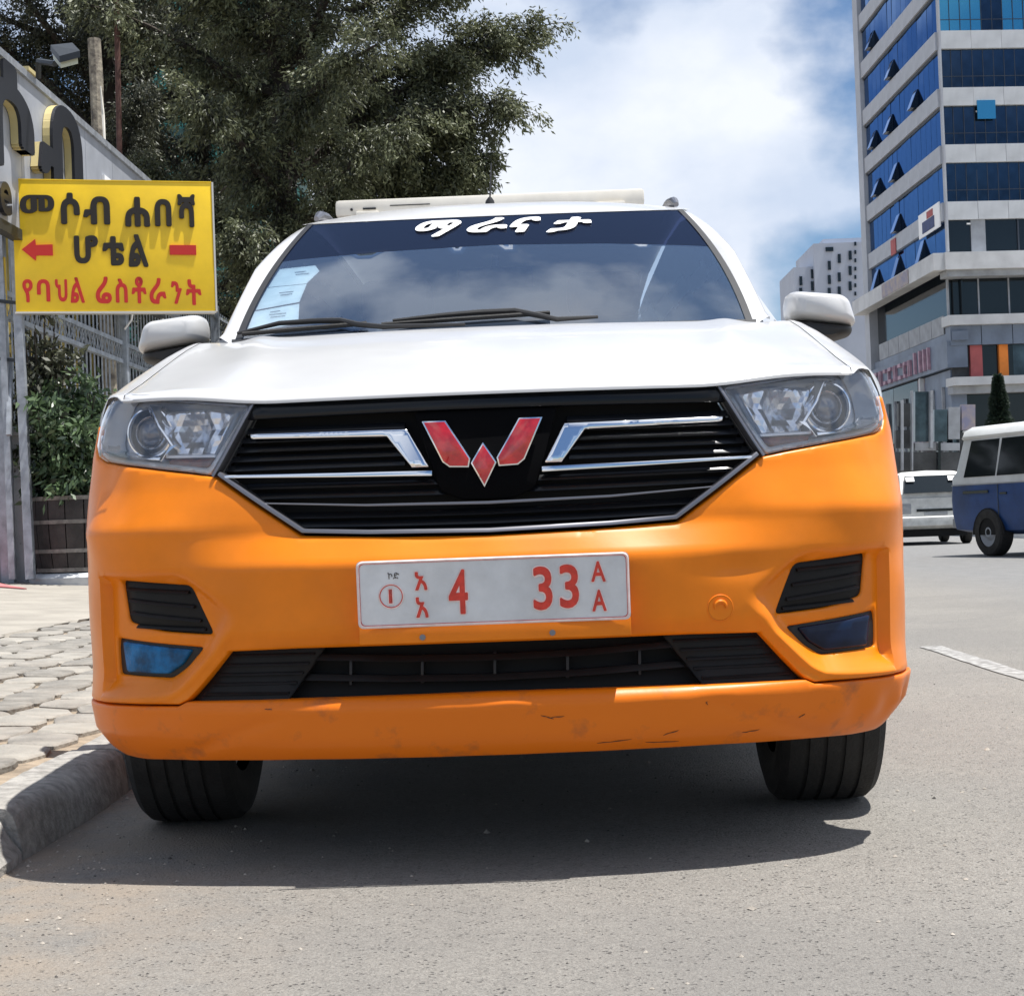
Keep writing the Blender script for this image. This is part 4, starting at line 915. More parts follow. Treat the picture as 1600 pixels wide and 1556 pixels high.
def leaves(name, P, D, ln, wd, tint, m_, parent):
    n_ = len(P); D = D/np.linalg.norm(D, axis=1)[:, None]; R_ = rng.normal(size=(n_, 3)); Sd = np.cross(D, R_); Sd /= np.maximum(np.linalg.norm(Sd, axis=1), 1e-6)[:, None]
    mid = P+D*(ln*.45)[:, None]; w = (wd*.5)[:, None]
    V = np.stack([P, mid+Sd*w, P+D*ln[:, None], mid-Sd*w], 1).reshape(-1, 3)
    me = bpy.data.meshes.new(name); me.vertices.add(4*n_); me.vertices.foreach_set('co', V.astype(np.float32).ravel())
    me.loops.add(4*n_); me.loops.foreach_set('vertex_index', np.arange(4*n_, dtype=np.int32)); me.polygons.add(n_)
    me.polygons.foreach_set('loop_start', np.arange(0, 4*n_, 4, dtype=np.int32)); me.polygons.foreach_set('loop_total', np.full(n_, 4, dtype=np.int32)); me.update()
    at_ = me.attributes.new('tint', 'FLOAT', 'FACE'); at_.data.foreach_set('value', np.clip(tint, 0, 1).astype(np.float32))
    return link(name, me, m_, parent)
def sprays(C, Dr, L_, per, ln, wd, spread=.10, hang=.5):
    "C start points, Dr directions, L_ lengths: drooping sprays of narrow leaves"
    k = len(C); t = rng.random((k, per))**.8; base = C[:, None, :]+Dr[:, None, :]*(t*L_[:, None])[..., None]
    base[..., 2] -= hang*L_[:, None]*t**2*.6
    base += rng.normal(size=base.shape)*spread*(1.15-t*.6)[..., None]
    d = Dr[:, None, :]*.7+rng.normal(size=base.shape)*.55; d[..., 2] -= .75
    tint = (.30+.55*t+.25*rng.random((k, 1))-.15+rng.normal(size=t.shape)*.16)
    n_ = k*per; return base.reshape(-1, 3), d.reshape(-1, 3), ln*(.6+.8*rng.random(n_)), wd*(.7+.6*rng.random(n_)), tint.ravel()
def tree(base, H, R, label, nl=34, per=150, sub=7, z0=.28, ln=.080, wd=.026, seed=0, m_='leaf_conifer', trunk=.22, extra=(), lean=(0, 0), topfade=.5, slen=.75, group=None, name='shade_tree'):
    global rng
    rng = np.random.default_rng(seed); rnd = random.Random(seed)
    r = empty(name, tuple(base)); tag(r, label, 'tree', group); base = Vector(base)
    tk = [base+Vector((lean[0]*t+.12*math.sin(t*7+seed), lean[1]*t+.1*math.cos(t*5), H*t)) for t in np.linspace(0, 1, 14)]
    mb = MB().tube(tk, [trunk*(1-.8*i/13)+.01 for i in range(14)], 9); mb.build('trunk', 'bark', r, smooth=True)
    lb_ = MB(); C = []; Dd = []; LL = []
    def limb(p, d, L_, up, th):
        pts = [p]; q = Vector(p); dd = Vector(d).normalized()
        for i in range(7):
            dd = (dd+Vector((rnd.uniform(-.16, .16), rnd.uniform(-.16, .16), up*(.16 if i < 3 else -.10)+rnd.uniform(-.05, .05)))).normalized(); q = q+dd*L_/7; pts.append(Vector(q))
        lb_.tube(pts, [th*(1-.12*i) for i in range(8)], 6, cap=False)
        for i in range(1, 8):
            for s_ in range(sub):
                a = pts[i-1].lerp(pts[i], rnd.random()); w = Vector((rnd.gauss(0, 1), rnd.gauss(0, 1), rnd.gauss(.1, .6))); w = (w+dd*.9).normalized()
                l2 = slen*rnd.uniform(.5, 1.25)*(1.15-.06*i)
                if rnd.random() < .4: lb_.tube([a, a+w*l2*.5, a+w*l2*.9+Vector((0, 0, -.1*l2))], [.012, .008, .004], 4, cap=False)
                C.append(a); Dd.append(w); LL.append(l2)
    for i in range(nl):
        t = z0+(1-z0)*((i+.5)/nl)**.9; j = t*13; k = min(12, int(j)); p = tk[k].lerp(tk[k+1], j-k)
        az = i*2.4+rnd.uniform(-.5, .5); f_ = (1-t)**topfade*1.05+.12; L_ = R*min(1, f_)*rnd.uniform(.72, 1.12)
        limb(p, (math.cos(az), math.sin(az), rnd.uniform(-.05, .45)), L_, 1, .07+.05*(1-t))
    for p, d, L_ in extra: limb(Vector(p), d, L_, .3, .05)
    lb_.build('limbs', 'bark', r, smooth=True)
    P, D, ln_, wd_, ti = sprays(np.array(C), np.array(Dd), np.array(LL), per, ln, wd)
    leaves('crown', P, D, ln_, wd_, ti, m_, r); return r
b1 = at(452, 800, 21); b1.z = .3
e1 = at(650, 150, 21); e2 = at(905, 88, 21.5)
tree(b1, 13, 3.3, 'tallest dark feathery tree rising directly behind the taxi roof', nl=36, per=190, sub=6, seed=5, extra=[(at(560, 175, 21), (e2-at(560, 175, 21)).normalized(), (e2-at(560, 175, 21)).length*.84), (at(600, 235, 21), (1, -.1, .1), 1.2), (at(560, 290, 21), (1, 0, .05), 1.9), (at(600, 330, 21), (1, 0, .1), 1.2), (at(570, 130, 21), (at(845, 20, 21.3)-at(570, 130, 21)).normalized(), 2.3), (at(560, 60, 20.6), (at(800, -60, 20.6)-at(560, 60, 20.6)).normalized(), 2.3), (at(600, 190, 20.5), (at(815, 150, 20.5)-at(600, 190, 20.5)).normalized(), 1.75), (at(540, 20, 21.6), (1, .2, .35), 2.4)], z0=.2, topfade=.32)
b2 = at(215, 800, 25); b2.z = .3
tree(b2, 12.5, 3.4, 'dark feathery tree behind the hoarding, left of the tallest one', nl=32, per=160, sub=6, seed=9, z0=.22, topfade=.35, lean=(-.5, 0), m_='leaf_dark')
b3 = at(335, 800, 28); b3.z = .3
tree(b3, 12, 4.2, 'dark tree further back between the two nearer feathery trees', nl=30, per=110, sub=6, seed=21, z0=.12, topfade=.35, ln=.10, wd=.032, m_='leaf_dark')
b4 = at(20, 800, 30); b4.z = .3
tree(b4, 7.0, 3.0, 'dark leafy tree at the far left above the hoarding', nl=30, per=120, sub=6, seed=33, z0=.2, topfade=.45, ln=.14, wd=.05, m_='leaf_dark')
b5 = at(590, 800, 30); b5.z = .3
tree(b5, 9.2, 2.6, 'smaller pale-tipped tree behind the right side of the tallest tree', nl=26, per=120, sub=6, seed=41, z0=.15, topfade=.4, ln=.12, wd=.04)

# barrel planter with its shrub
pc_ = at(112, 905, 12.6); pc_ = Vector((at(118, 905, 12.6).x, 12.75, zs(-4.4)))
pot = empty('barrel_planter', tuple(pc_)); tag(pot, 'dark brown banded half-barrel planter in front of the barred fence', 'planter')
zb = pc_.z+.11; R0 = .42; hp = at(100, 775, 12.5).z-zb
def rr(t): return R0*(.90+.14*math.sin(min(1, t*1.05)*math.pi*.62))
nst = 16
for k in range(nst):
    a0, a1 = 2*math.pi*k/nst+.012, 2*math.pi*(k+1)/nst-.012; v = []; T = np.linspace(0, 1, 6); off_ = random.uniform(-.004, .004)
    for t in T:
        for a in (a0, (a0+a1)/2, a1): v.append((pc_.x+(rr(t)+off_)*math.cos(a), pc_.y+(rr(t)+off_)*math.sin(a), zb+hp*t))
        for a in (a1, (a0+a1)/2, a0): v.append((pc_.x+(rr(t)-.03)*math.cos(a), pc_.y+(rr(t)-.03)*math.sin(a), zb+hp*t))
    f = [(6*i+j, 6*i+(j+1) % 6, 6*i+6+(j+1) % 6, 6*i+6+j) for i in range(5) for j in range(6)]+[tuple(range(6)), tuple(30+j for j in range(6))]
    MB().add(v, f).build('stave', 'pot_brown', pot)
for t in (.03, .28, .66, .97):
    MB().lathe([(zb+hp*t-.018-pc_.z, rr(t)+.004), (zb+hp*t-.018-pc_.z, rr(t)+.011), (zb+hp*t+.018-pc_.z, rr(t)+.011), (zb+hp*t+.018-pc_.z, rr(t)+.004)], tuple(pc_), 'Z', 32).build('hoop', 'pot_hoop', pot, smooth=True)
MB().lathe([(zb+hp*.9-pc_.z, .001), (zb+hp*.9-pc_.z, rr(.9)-.03)], tuple(pc_), 'Z', 24).build('soil', 'earth', pot)
MB().lathe([(-.02, .45), (.06, .47), (.085, .44), (.105, .36)], tuple(pc_), 'Z', 28).build('pale_foot', 'concrete_pale', pot, smooth=True)
def shrub(base, H, R, label, k, per, seed, ln=.09, wd=.035, name='potted_shrub', m_='leaf_bush', cat='shrub', yflat=1.0):
    global rng
    rng = np.random.default_rng(seed); rnd = random.Random(seed); r = empty(name, tuple(base)); tag(r, label, cat); base = Vector(base)
    mb = MB(); C = []; D = []; LL = []
    for i in range(k):
        az = rnd.uniform(0, 6.28); rad_ = R*math.sqrt(rnd.random())*.9; tp = base+Vector((rad_*math.cos(az), rad_*math.sin(az)*yflat, H*rnd.uniform(.15, 1)*(1-.35*(rad_/R)**2)))
        md = base.lerp(tp, .5)+Vector((rnd.uniform(-.06, .06), 0, .05)); mb.tube([base+Vector((rnd.uniform(-.05, .05), rnd.uniform(-.05, .05), 0)), md, tp], [.011, .008, .004], 5, cap=False)
        for q in range(3):
            p = md.lerp(tp, rnd.uniform(.2, 1)); w = Vector((rnd.gauss(0, 1), rnd.gauss(0, 1), rnd.gauss(.4, .5))).normalized(); C.append(p); D.append(w); LL.append(.26*rnd.uniform(.6, 1.3))
    mb.build('stems', 'bark', r, smooth=True); P, Dd, l_, w_, ti = sprays(np.array(C), np.array(D), np.array(LL), per, ln, wd, spread=.06, hang=.4)
    leaves('foliage', P, Dd, l_, w_, ti, m_, r)
shrub((pc_.x-.02, pc_.y, zb+hp*.88), 1.35, .52, 'tall leafy green shrub growing out of the barrel planter', 90, 34, 3)
v1 = at(48, 905, 12.9); shrub((v1.x+.02, 13.2, zs(-4.9)), 2.9, .34, 'dark climbing bush between the sign posts and the barred fence', 130, 36, 8, name='climbing_bush', m_='leaf_dark')
for y_, s_ in ((15.6, 61), (18.8, 62)):
    shrub((-5.4, y_, .3), 1.5, .5, 'dark low shrub inside the fence, nearer the barrel planter' if s_ == 61 else 'dark low shrub inside the fence, further along', 60, 30, s_, name='garden_shrub', m_='leaf_dark')

# building wrapped in green net, glimpsed through the trees
gb_ = empty('netted_building', (-16, 62, 0)); tag(gb_, 'tall building wrapped in teal netting, glimpsed behind the trees', 'building')
mat('teal_net', (.05, .22, .20), .8, var=.3, vscale=1.2); mat('dark_net', (.02, .06, .06), .8)
X0, X1 = at(170, 400, 60).x, at(420, 400, 60).x
for k in range(9):
    MB().box(X0, X1, 60, 72, 3+k*3.2, 3+k*3.2+2.6).build('net_storey', 'teal_net', gb_); MB().box(X0-.1, X1+.1, 59.8, 72, 3+k*3.2+2.61, 3+k*3.2+3.19).build('floor_edge', 'dark_net', gb_)
MB().box(X0, X1, 60, 72, 0, 2.99).build('ground_storey', 'dark_net', gb_)
# ------------------------------------------------------------------ glass office tower on the right
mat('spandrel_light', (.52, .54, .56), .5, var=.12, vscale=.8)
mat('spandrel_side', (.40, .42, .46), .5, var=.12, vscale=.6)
mat('cornice', (.56, .57, .58), .6, var=.15, vscale=.7)
mat('glass_blue', (.30, .36, .44), .04, metal=1.0, var=.35, vscale=.25)
M['glass_blue'].node_tree.nodes['Principled BSDF'].inputs['Specular Tint'].default_value = (.45, .6, .9, 1)
mat('glass_navy', (.035, .065, .11), .05, metal=.8, spec=.6, var=.5, vscale=.35)
mat('glass_painted_sheen', (.08, .34, .50), .06, metal=.8)  # cyan base colour paints a bright reflection into these panes
mat('glass_dark', (.008, .012, .016), .08, spec=.5)
mat('mullion', (.05, .06, .08), .5, metal=.3)
mat('banner_red', (.42, .10, .10), .7, var=.2, vscale=1)
mat('banner_orange', (.75, .22, .03), .7, var=.2, vscale=1)
mat('shop_dark', (.06, .065, .07), .6, var=.5, vscale=.8)
mat('shop_glass', (.07, .10, .12), .10, metal=.4, var=.7, vscale=.7)
mat('band_blue', (.16, .20, .27), .5, var=.25, vscale=.5)
mat('pink_sign', (.42, .26, .33), .5, var=.3, vscale=2)
mat('pale_grey', (.33, .35, .38), .7, var=.25, vscale=1)
mat('tower_paint', (.40, .44, .52), .8, var=.08, vscale=.2)
mat('van_blue_print', (.03, .05, .16), .6, var=.3, vscale=3)
mat('ad_panel', (.40, .33, .28), .6, col2=(.22, .22, .32), vscale=1.6)
CX_, CY_ = 26.85, 106.6; LX, LY = 26.1, 129.0
tw = empty('office_tower', (CX_, CY_, 0)); tag(tw, 'tall blue glass office tower with pale bands on the right', 'building')
ldir = Vector((LX-CX_, LY-CY_, 0)); LL_ = ldir.length; ldir.normalize(); rdir = Vector((1, .10, 0)).normalized()
FL_ = frame((CX_, CY_, 0), (-ldir.x, -ldir.y, 0), (0, 0, 1))     # left face: local x runs toward the corner (negative = away)
FRr = frame((CX_, CY_, 0), rdir, (0, 0, 1))                     # right face: local z points toward the street
def fbox(fr, a0, a1, z0, z1, d0, d1): return MB().box(a0, a1, z0, z1, d0, d1, fr)
def share(name, fr, a0, a1, z0, z1, d0, d1, m_, par=None, cache={}):
    key = (round(a1-a0, 2), round(z1-z0, 2), round(d1-d0, 3), m_, id(fr))
    if key not in cache: me = fbox(Matrix(), 0, a1-a0, 0, z1-z0, 0, d1-d0).build('tmp', m_); cache[key] = me.data; bpy.data.objects.remove(me)
    o = bpy.data.objects.new(name, cache[key]); COL.objects.link(o); o.parent = par or tw
    J = Matrix()
    if 'pane' in name or 'window' in name: J = Matrix.Rotation(rad(random.gauss(0, .3)), 4, 'Y') @ Matrix.Rotation(rad(random.gauss(0, .3)), 4, 'X')
    o.matrix_world = Matrix(fr) @ Matrix.Translation((a0, z0, d0)) @ J; 
    o.matrix_basis = Matrix.Translation(-(par or tw).location) @ o.matrix_world; return o
def sash(A, z0, h, w=1.0, d=.55):
    P = [(z0+h, .04), (z0, .04), (z0+.05, d)]
    v = [FL_ @ Vector((x_, z_, q_)) for x_ in (A, A+w) for z_, q_ in P]; o = MB().add(v, [(0, 1, 2), (3, 4, 5), (0, 1, 4, 3), (1, 2, 5, 4), (2, 0, 3, 5)]).build('open_window', 'glass_dark', tw)
    P = [(z0+h, .05), (z0+.05, d+.01), (z0+.03, d+.06), (z0+h, .10)]; v = [FL_ @ Vector((x_, z_, q_)) for x_ in (A+.02, A+w-.06) for z_, q_ in P]; MB().add(v, [(0, 1, 2, 3), (4, 5, 6, 7), (0, 1, 5, 4), (1, 2, 6, 5), (2, 3, 7, 6), (3, 0, 4, 7)]).build('sash', 'glass_blue', o)
RW = 14.0; step = 3.655; z = 19.05; lv = []
while z < 45: lv.append(z); z += step
MB().add([(CX_+.3, CY_+.3, 0), (CX_+RW, CY_+.3+RW*.1, 0), (CX_+RW, 131, 0), (LX+.3, LY-.3, 0), (CX_+.3, CY_+.3, 46), (CX_+RW, CY_+.3+RW*.1, 46), (CX_+RW, 131, 46), (LX+.3, LY-.3, 46)], [(0, 1, 5, 4), (1, 2, 6, 5), (2, 3, 7, 6), (3, 0, 4, 7), (4, 5, 6, 7)]).build('core', 'glass_dark', tw)
opens = {0: (12.5,), 1: (12.5, 18.0), 2: (6.5, 13.5, 18.5), 3: (12.5,), 4: (18.0,), 5: (), 6: ()}
for k, zb_ in enumerate(lv):
    zt = zb_+1.15; zn = zb_+step
    # right face
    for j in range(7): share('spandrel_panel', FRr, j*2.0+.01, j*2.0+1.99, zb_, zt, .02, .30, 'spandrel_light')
    for j in range(20): share('mullion', FRr, j*.7-.02, j*.7+.02, zt+.003, zn-.003, .041, .07, 'mullion')
    share('transom', FRr, 0, 14, zt+.75, zt+.79, .041, .065, 'mullion')
    for j in range(10):
        gm = 'glass_painted_sheen' if k == 3 and j not in (2, 5) else 'glass_navy'
        if k == 2 and j == 1: gm = 'glass_navy'
        share('window_pane', FRr, j*1.4+.03, j*1.4+1.37, zt, zn, -.04, .04, gm)
    # left face
    n_ = 8; w_ = (LL_-1.4)/n_
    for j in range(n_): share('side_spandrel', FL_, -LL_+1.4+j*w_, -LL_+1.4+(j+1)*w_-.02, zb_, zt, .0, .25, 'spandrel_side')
    for j in range(n_*2): share('window_pane', FL_, -LL_+1.4+j*w_/2+.02, -LL_+1.4+(j+1)*w_/2-.02, zt, zn-.0, -.05, .03, 'glass_blue')
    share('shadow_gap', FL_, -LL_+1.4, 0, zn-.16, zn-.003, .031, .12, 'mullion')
    for a in opens.get(k, ()):
        sash(-a, zt+.1, 1.3)
for a_, z_ in ((2.2, 19.0+7.3-.35), (1.3, 18.75), (6.3, 18.75), (8.2, 19.0+7.3-.35)): fbox(FRr, a_, a_+.45, z_, z_+.10, .045, .08).build('ceiling_light', 'decal_white', tw)
fbox(FRr, 2.2, 3.4, 23.9+3.9-2.35+.0, 23.9+3.9-1.15, .30, .36).build('open_sash', 'glass_painted_sheen', tw)
fbox(FL_, -LL_-.2, -LL_+1.38, 0, 46, -.3, .35).build('end_pier', 'spandrel_side', tw)
fbox(FRr, -.12, .0, 17, 46, -.02, .34).build('corner_trim', 'spandrel_side', tw)
fbox(FL_, -5.6, -.4, 18.75, 20.35, .26, .34).build('hung_board', 'decal_white', tw); fbox(FL_, -4.6, -1.6, 18.95, 19.7, .345, .37).build('board_print', 'van_blue_print', tw); fbox(FL_, -3.4, -1.9, 19.75, 20.2, .345, .37).build('board_print', 'banner_red', tw)
fbox(FL_, -13.6, -12.2, 18.9, 20.0, .26, .32).build('hung_board', 'banner_red', tw); fbox(FL_, -12.5, -5.0, 15.75, 16.7, 1.31, 1.36).build('hung_board', 'ad_panel', tw)
# storey under the bands: columns and dark glass, then the big cornice
for a0, a1, m_ in ((0, 1.55, 'glass_dark'), (1.55, 2.5, 'pale_grey'), (2.5, 4.6, 'glass_dark'), (4.62, 4.72, 'mullion'), (4.74, 9, 'glass_dark'), (9, 9.9, 'pale_grey'), (9.9, 14, 'glass_dark')):
    fbox(FRr, a0, a1, 16.8, 19.04, -.3, .0 if 'glass' in m_ else .1).build('window_pane' if 'glass' in m_ else 'column', m_, tw)
for j in range(8): share('window_pane', FL_, -LL_+1.4+j*w_+.02, -LL_+1.4+(j+1)*w_-.02, 16.8, 19.04, -.05, .03, 'glass_blue')
for a in (6.2, 13.0, 19.5): sash(-a, 17.0, 1.7)
share('cornice', FRr, -.7, 14, 15.7, 16.79, -.2, 1.5, 'cornice'); share('cornice', FL_, -LL_, 1.3, 15.7, 16.79, .36, 1.3, 'cornice')
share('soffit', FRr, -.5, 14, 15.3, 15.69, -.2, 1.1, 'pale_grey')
# terrace storey
for j in range(7):
    share('shop_window', FRr, j*2.0+.05, j*2.0+1.9, 12.9, 15.29, -.6, -.5, 'shop_glass' if j % 3 else 'glass_dark'); share('slim_column', FRr, j*2.0-.06, j*2.0+.04, 12.9, 15.29, -.45, -.2, 'pale_grey')
for j in range(8): share('shop_window', FL_, -LL_+1.4+j*w_+.02, -LL_+1.4+(j+1)*w_-.06, 12.0, 15.29, -.9, -.8, 'glass_dark')
for j in range(6): share('glass_balustrade', FL_, -LL_+3.2+j*3, -LL_+3.2+j*3+2.9, 11.9, 13.1, .05, .12, 'pale_grey')
share('slab_edge', FRr, -.4, 14, 12.25, 12.88, -.6, .9, 'cornice'); share('slab_edge', FL_, -LL_+1.4, .7, 11.3, 11.88, -.9, .1, 'band_blue')
for j in range(7): share('blue_band', FRr, -.2+j*2.05, -.2+j*2.05+2.0, 11.0, 12.24, -.5, .45, 'band_blue')
share('long_fascia', FL_, -LL_+1.4, .35, 9.6, 11.29, -.9, .4, 'band_blue')
for j, wd_ in enumerate((.9, .6, .7, .9, .6, .8, .5, .9, .6, .35, .35, .35)):     # blurred pink channel letters
    a = -LL_+3.0+sum((.9, .6, .7, .9, .6, .8, .5, .9, .6, .35, .35, .35)[:j])+j*.75
    q = MB(); z0_ = 9.85
    if j >= 8: q.box(a, a+.28, z0_, z0_+1.45, .41, .60, FL_)
    elif j % 3 == 0: q.box(a, a+.2, z0_, z0_+1.1, .41, .6, FL_).box(a+.22, a+wd_, z0_+.85, z0_+1.1, .41, .6, FL_).box(a+.22, a+wd_, z0_, z0_+.25, .41, .6, FL_)
    elif j % 3 == 1: q.box(a, a+.2, z0_, z0_+1.1, .41, .6, FL_).box(a+.42, a+.6, z0_, z0_+1.1, .41, .6, FL_)
    else: q.box(a, a+wd_, z0_, z0_+.25, .41, .6, FL_).box(a, a+wd_, z0_+.85, z0_+1.1, .41, .6, FL_)
    q.build('fascia_letter', 'pink_sign', tw)
# first storey with hanging banners
for j, (a0, a1, m_) in enumerate(((0, 1.1, 'shop_dark'), (1.1, 1.9, 'banner_red'), (1.9, 3.0, 'glass_dark'), (3.0, 3.6, 'banner_orange'), (3.6, 4.0, 'glass_dark'), (4.0, 7.5, 'shop_glass'), (7.5, 14, 'glass_dark'))):
    fbox(FRr, a0+.01, a1, 8.95, 10.98, -.5, .25 if 'banner' in m_ else .0).build('banner' if 'banner' in m_ else 'shop_window', m_, tw)
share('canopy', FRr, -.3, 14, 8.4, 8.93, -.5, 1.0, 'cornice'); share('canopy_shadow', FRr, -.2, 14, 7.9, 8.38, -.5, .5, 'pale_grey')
for a0, a1, z0_, z1_, m_ in ((-21, -15.5, 5.5, 9.5, 'shop_glass'), (-15.4, -8.5, 5.2, 9.5, 'glass_dark'), (-8.4, -6.6, 4.5, 9.5, 'ad_panel'), (-6.5, -.2, 5.6, 9.5, 'band_blue')):
    fbox(FL_, a0, a1, z0_, z1_, -.9, .1).build('shop_window', m_, tw)
fbox(FL_, -7.0, -6.75, 4.5, 9.5, .11, .4).build('pale_column', 'cornice', tw); fbox(FL_, -6.0, -3.4, 4.6, 5.4, .2, 1.2).build('awning', 'ad_panel', tw)
# street level: curtains, frames and doors
for j in range(14):
    share('street_window', FRr, j*1.0+.04, j*1.0+.94, 3.2+(j % 3)*.4, 7.6, -.6, -.5, ['shop_glass', 'glass_dark', 'shop_dark', 'pale_grey'][(j*7+j//2) % 4] if j % 5 else 'shop_glass')
    share('door_panel', FRr, j*1.0+.04, j*1.0+.94, .2, 3.0, -.6, -.5, ['shop_dark', 'glass_dark', 'ad_panel'][(j*5) % 3])
for j in range(16):
    share('street_window', FL_, -LL_+1.5+j*1.28, -LL_+1.5+j*1.28+1.2, 3.4, 5.4-(j % 2)*.3, -.7, -.5, ['shop_glass', 'glass_dark', 'shop_dark'][(j*5) % 3]); share('door_panel', FL_, -LL_+1.5+j*1.28, -LL_+1.5+j*1.28+1.2, .2, 3.2, -.7, -.5, ['shop_dark', 'glass_dark', 'ad_panel'][(j*7) % 3])
    if j % 2: share('pale_column', FL_, -LL_+1.45+j*1.28, -LL_+1.45+j*1.28+.14, .1, 8.5, .12, .3, 'pale_grey')
def awn(px0, px1, py0, py1, Y, m_):
    A, B, C2, D2 = at(px0, py0, Y), at(px1, py0, Y), at(px1, py1, Y), at(px0, py1, Y)
    t_ = Vector((0, .5, 0)); return MB().add([A, B, C2, D2, A+t_, B+t_, C2+t_, D2+t_], [(0, 1, 2, 3), (4, 5, 6, 7), (0, 1, 5, 4), (1, 2, 6, 5), (2, 3, 7, 6), (3, 0, 4, 7)])
# low shop row in front of the tower foot
sr = empty('shop_row', (23, 98, 0)); tag(sr, 'low grey glazed shop front at the foot of the glass tower', 'shop')
for (x0_, x1_, y0_, y1_, m_, nm) in ((1400, 1426, 672, 700, 'shop_dark', 'wall_panel'), (1430, 1452, 612, 690, 'shop_glass', 'shop_window'), (1454, 1458, 610, 700, 'pale_grey', 'frame'), (1460, 1480, 640, 690, 'shop_glass', 'shop_window'), (1482, 1500, 636, 686, 'pale_grey', 'shop_window'), (1430, 1500, 692, 704, 'pale_grey', 'sill'), (1395, 1500, 706, 742, 'shop_dark', 'plinth'), (1503, 1524, 632, 672, 'ad_panel', 'poster'), (1404, 1424, 630, 666, 'shop_dark', 'shutter'), (1410, 1412, 625, 735, 'pale_grey', 'frame'), (1425, 1427, 610, 735, 'pale_grey', 'frame'), (1466, 1470, 690, 742, 'glass_dark', 'frame'), (1502, 1598, 676, 742, 'shop_dark', 'plinth')):
    awn(x0_, x1_, y0_, y1_, 98.0 if nm != 'frame' else 97.4, m_).build(nm, m_, sr)
# narrow dark conifer
cb = at(1565, 735, 60); cb.z = .13
ct_ = at(1564, 588, 60).z
rng = np.random.default_rng(77); cr_ = empty('conifer', (cb.x, 60, .13)); tag(cr_, 'narrow pointed dark conifer in front of the tower shops', 'tree')
MB().tube([(cb.x, 60, .13), (cb.x, 60, ct_-.3)], [.12, .03], 7).build('trunk', 'bark', cr_)
k = 9000; t = rng.random(k)**.75; az = rng.random(k)*6.283; r_ = (1-t)*.95*(.35+.65*rng.random(k)**.4)*(1+.2*np.sin(t*40)); P = np.stack([cb.x+r_*np.cos(az), 60+r_*np.sin(az), .4+t*(ct_-.4)], 1)
D = np.stack([np.cos(az), np.sin(az), rng.normal(size=k)*.4-.1], 1)+rng.normal(size=(k, 3))*.3
leaves('crown', P, D, np.full(k, .22), np.full(k, .09), .2+.6*rng.random(k), 'leaf_cypress', cr_)

# ------------------------------------------------------------------ grey block behind the tower
bk = empty('grey_block', (34, 200, 0)); tag(bk, 'distant pale grey apartment block with narrow dark windows, left of the glass tower', 'building')
def bbx(px0, px1, py0, Yd, dep, nm, m_='tower_paint', py1=None):
    A, B = at(px0, py0, Yd), at(px1, py0, Yd); zb_ = 0 if py1 is None else at(px0, py1, Yd).z
    return MB().box(A.x, B.x, Yd, Yd+dep, zb_, A.z).build(nm, m_, bk)
bbx(1271, 1360, 381, 200, 14, 'main_block'); bbx(1240, 1270.6, 418, 201, 12, 'low_block'); bbx(1286, 1360, 374, 202, 11, 'roof_parapet')
bbx(1290, 1302, 386.5, 199.8, .19, 'window', 'glass_dark', 393)
for x_, ys in ((1293.5, (408, 430, 450, 470)), (1309, (397, 426, 448)), (1267, (421, 440)), (1249, (432, 450)), (1326, (392, 416, 440))):
    for y_ in ys: bbx(x_, x_+4.5, y_, 199.8 if x_ > 1270 else 200.8, .19, 'window', 'glass_dark', y_+14)
for y_ in range(378, 470, 13): bbx(1335, 1338, y_, 199.7, .2, 'vent', 'glass_dark', y_+6)

# ------------------------------------------------------------------ vehicles across the road
def loft(secs, name, m_, par, T, smooth=True, auto=40, close=True):
    "secs: list of (x along, [(y,z)...] half section) mirrored in y"
    v = []; k = None; f = []
    for x, hp_ in secs:
        ring_ = [(x, y_, z_) for y_, z_ in hp_]+[(x, -y_, z_) for y_, z_ in hp_[::-1]]; k = len(ring_); v += [T @ Vector(p) for p in ring_]
    n_ = len(secs); f = [(i*k+j, i*k+(j+1) % k, (i+1)*k+(j+1) % k, (i+1)*k+j) for i in range(n_-1) for j in range(k)]
    if close: f += [tuple(range(k)), tuple((n_-1)*k+j for j in range(k))]
    return MB().add(v, f).build(name, m_, par, smooth=smooth, auto=auto)
mat('van_blue', (.016, .055, .18), .5, spec=.35, var=.4, vscale=1.5); mat('van_white', (.62, .63, .62), .4, var=.15, vscale=2)
mat('old_white', (.60, .60, .57), .45, var=.22, vscale=5); mat('grey_trim', (.30, .31, .32), .6, var=.2, vscale=3)
mat('van_glass', (.012, .016, .018), .06, spec=.5)
# minibus: its tail is at the left, nose beyond the frame
tail_ = at(1484, 800, 21.6); th_ = rad(-90+19); T = Matrix.Translation((tail_.x, tail_.y, 0)) @ Matrix.Rotation(th_, 4, 'Z') @ Matrix.Translation((0, .82, 0))
vn = empty('minibus', (tail_.x+.6, tail_.y-1.5, 0)); tag(vn, 'old blue and white minibus crossing at the right edge of the road', 'van')
def mirY(p): return p
low = [(.0, .30), (.60, .30), (.78, .36), (.82, .55), (.835, .80), (.83, 1.02)]
secL = [(0.02, [(0, .42), (.60, .42), (.74, .46), (.78, .60), (.79, .80), (.775, 1.02)]), (.12, [(0, .34), (.6, .34), (.79, .38), (.825, .58), (.835, .8), (.82, 1.02)]), (.7, low), (2, low), (4.0, low), (4.25, [(0, .34), (.5, .34), (.70, .40), (.76, .6), (.76, .8), (.75, 1.02)])]
loft(secL, 'lower_body', 'van_blue', vn, T)
mid = [(0, 1.021), (.832, 1.021), (.825, 1.12), (.74, 1.66), (.0, 1.66)]
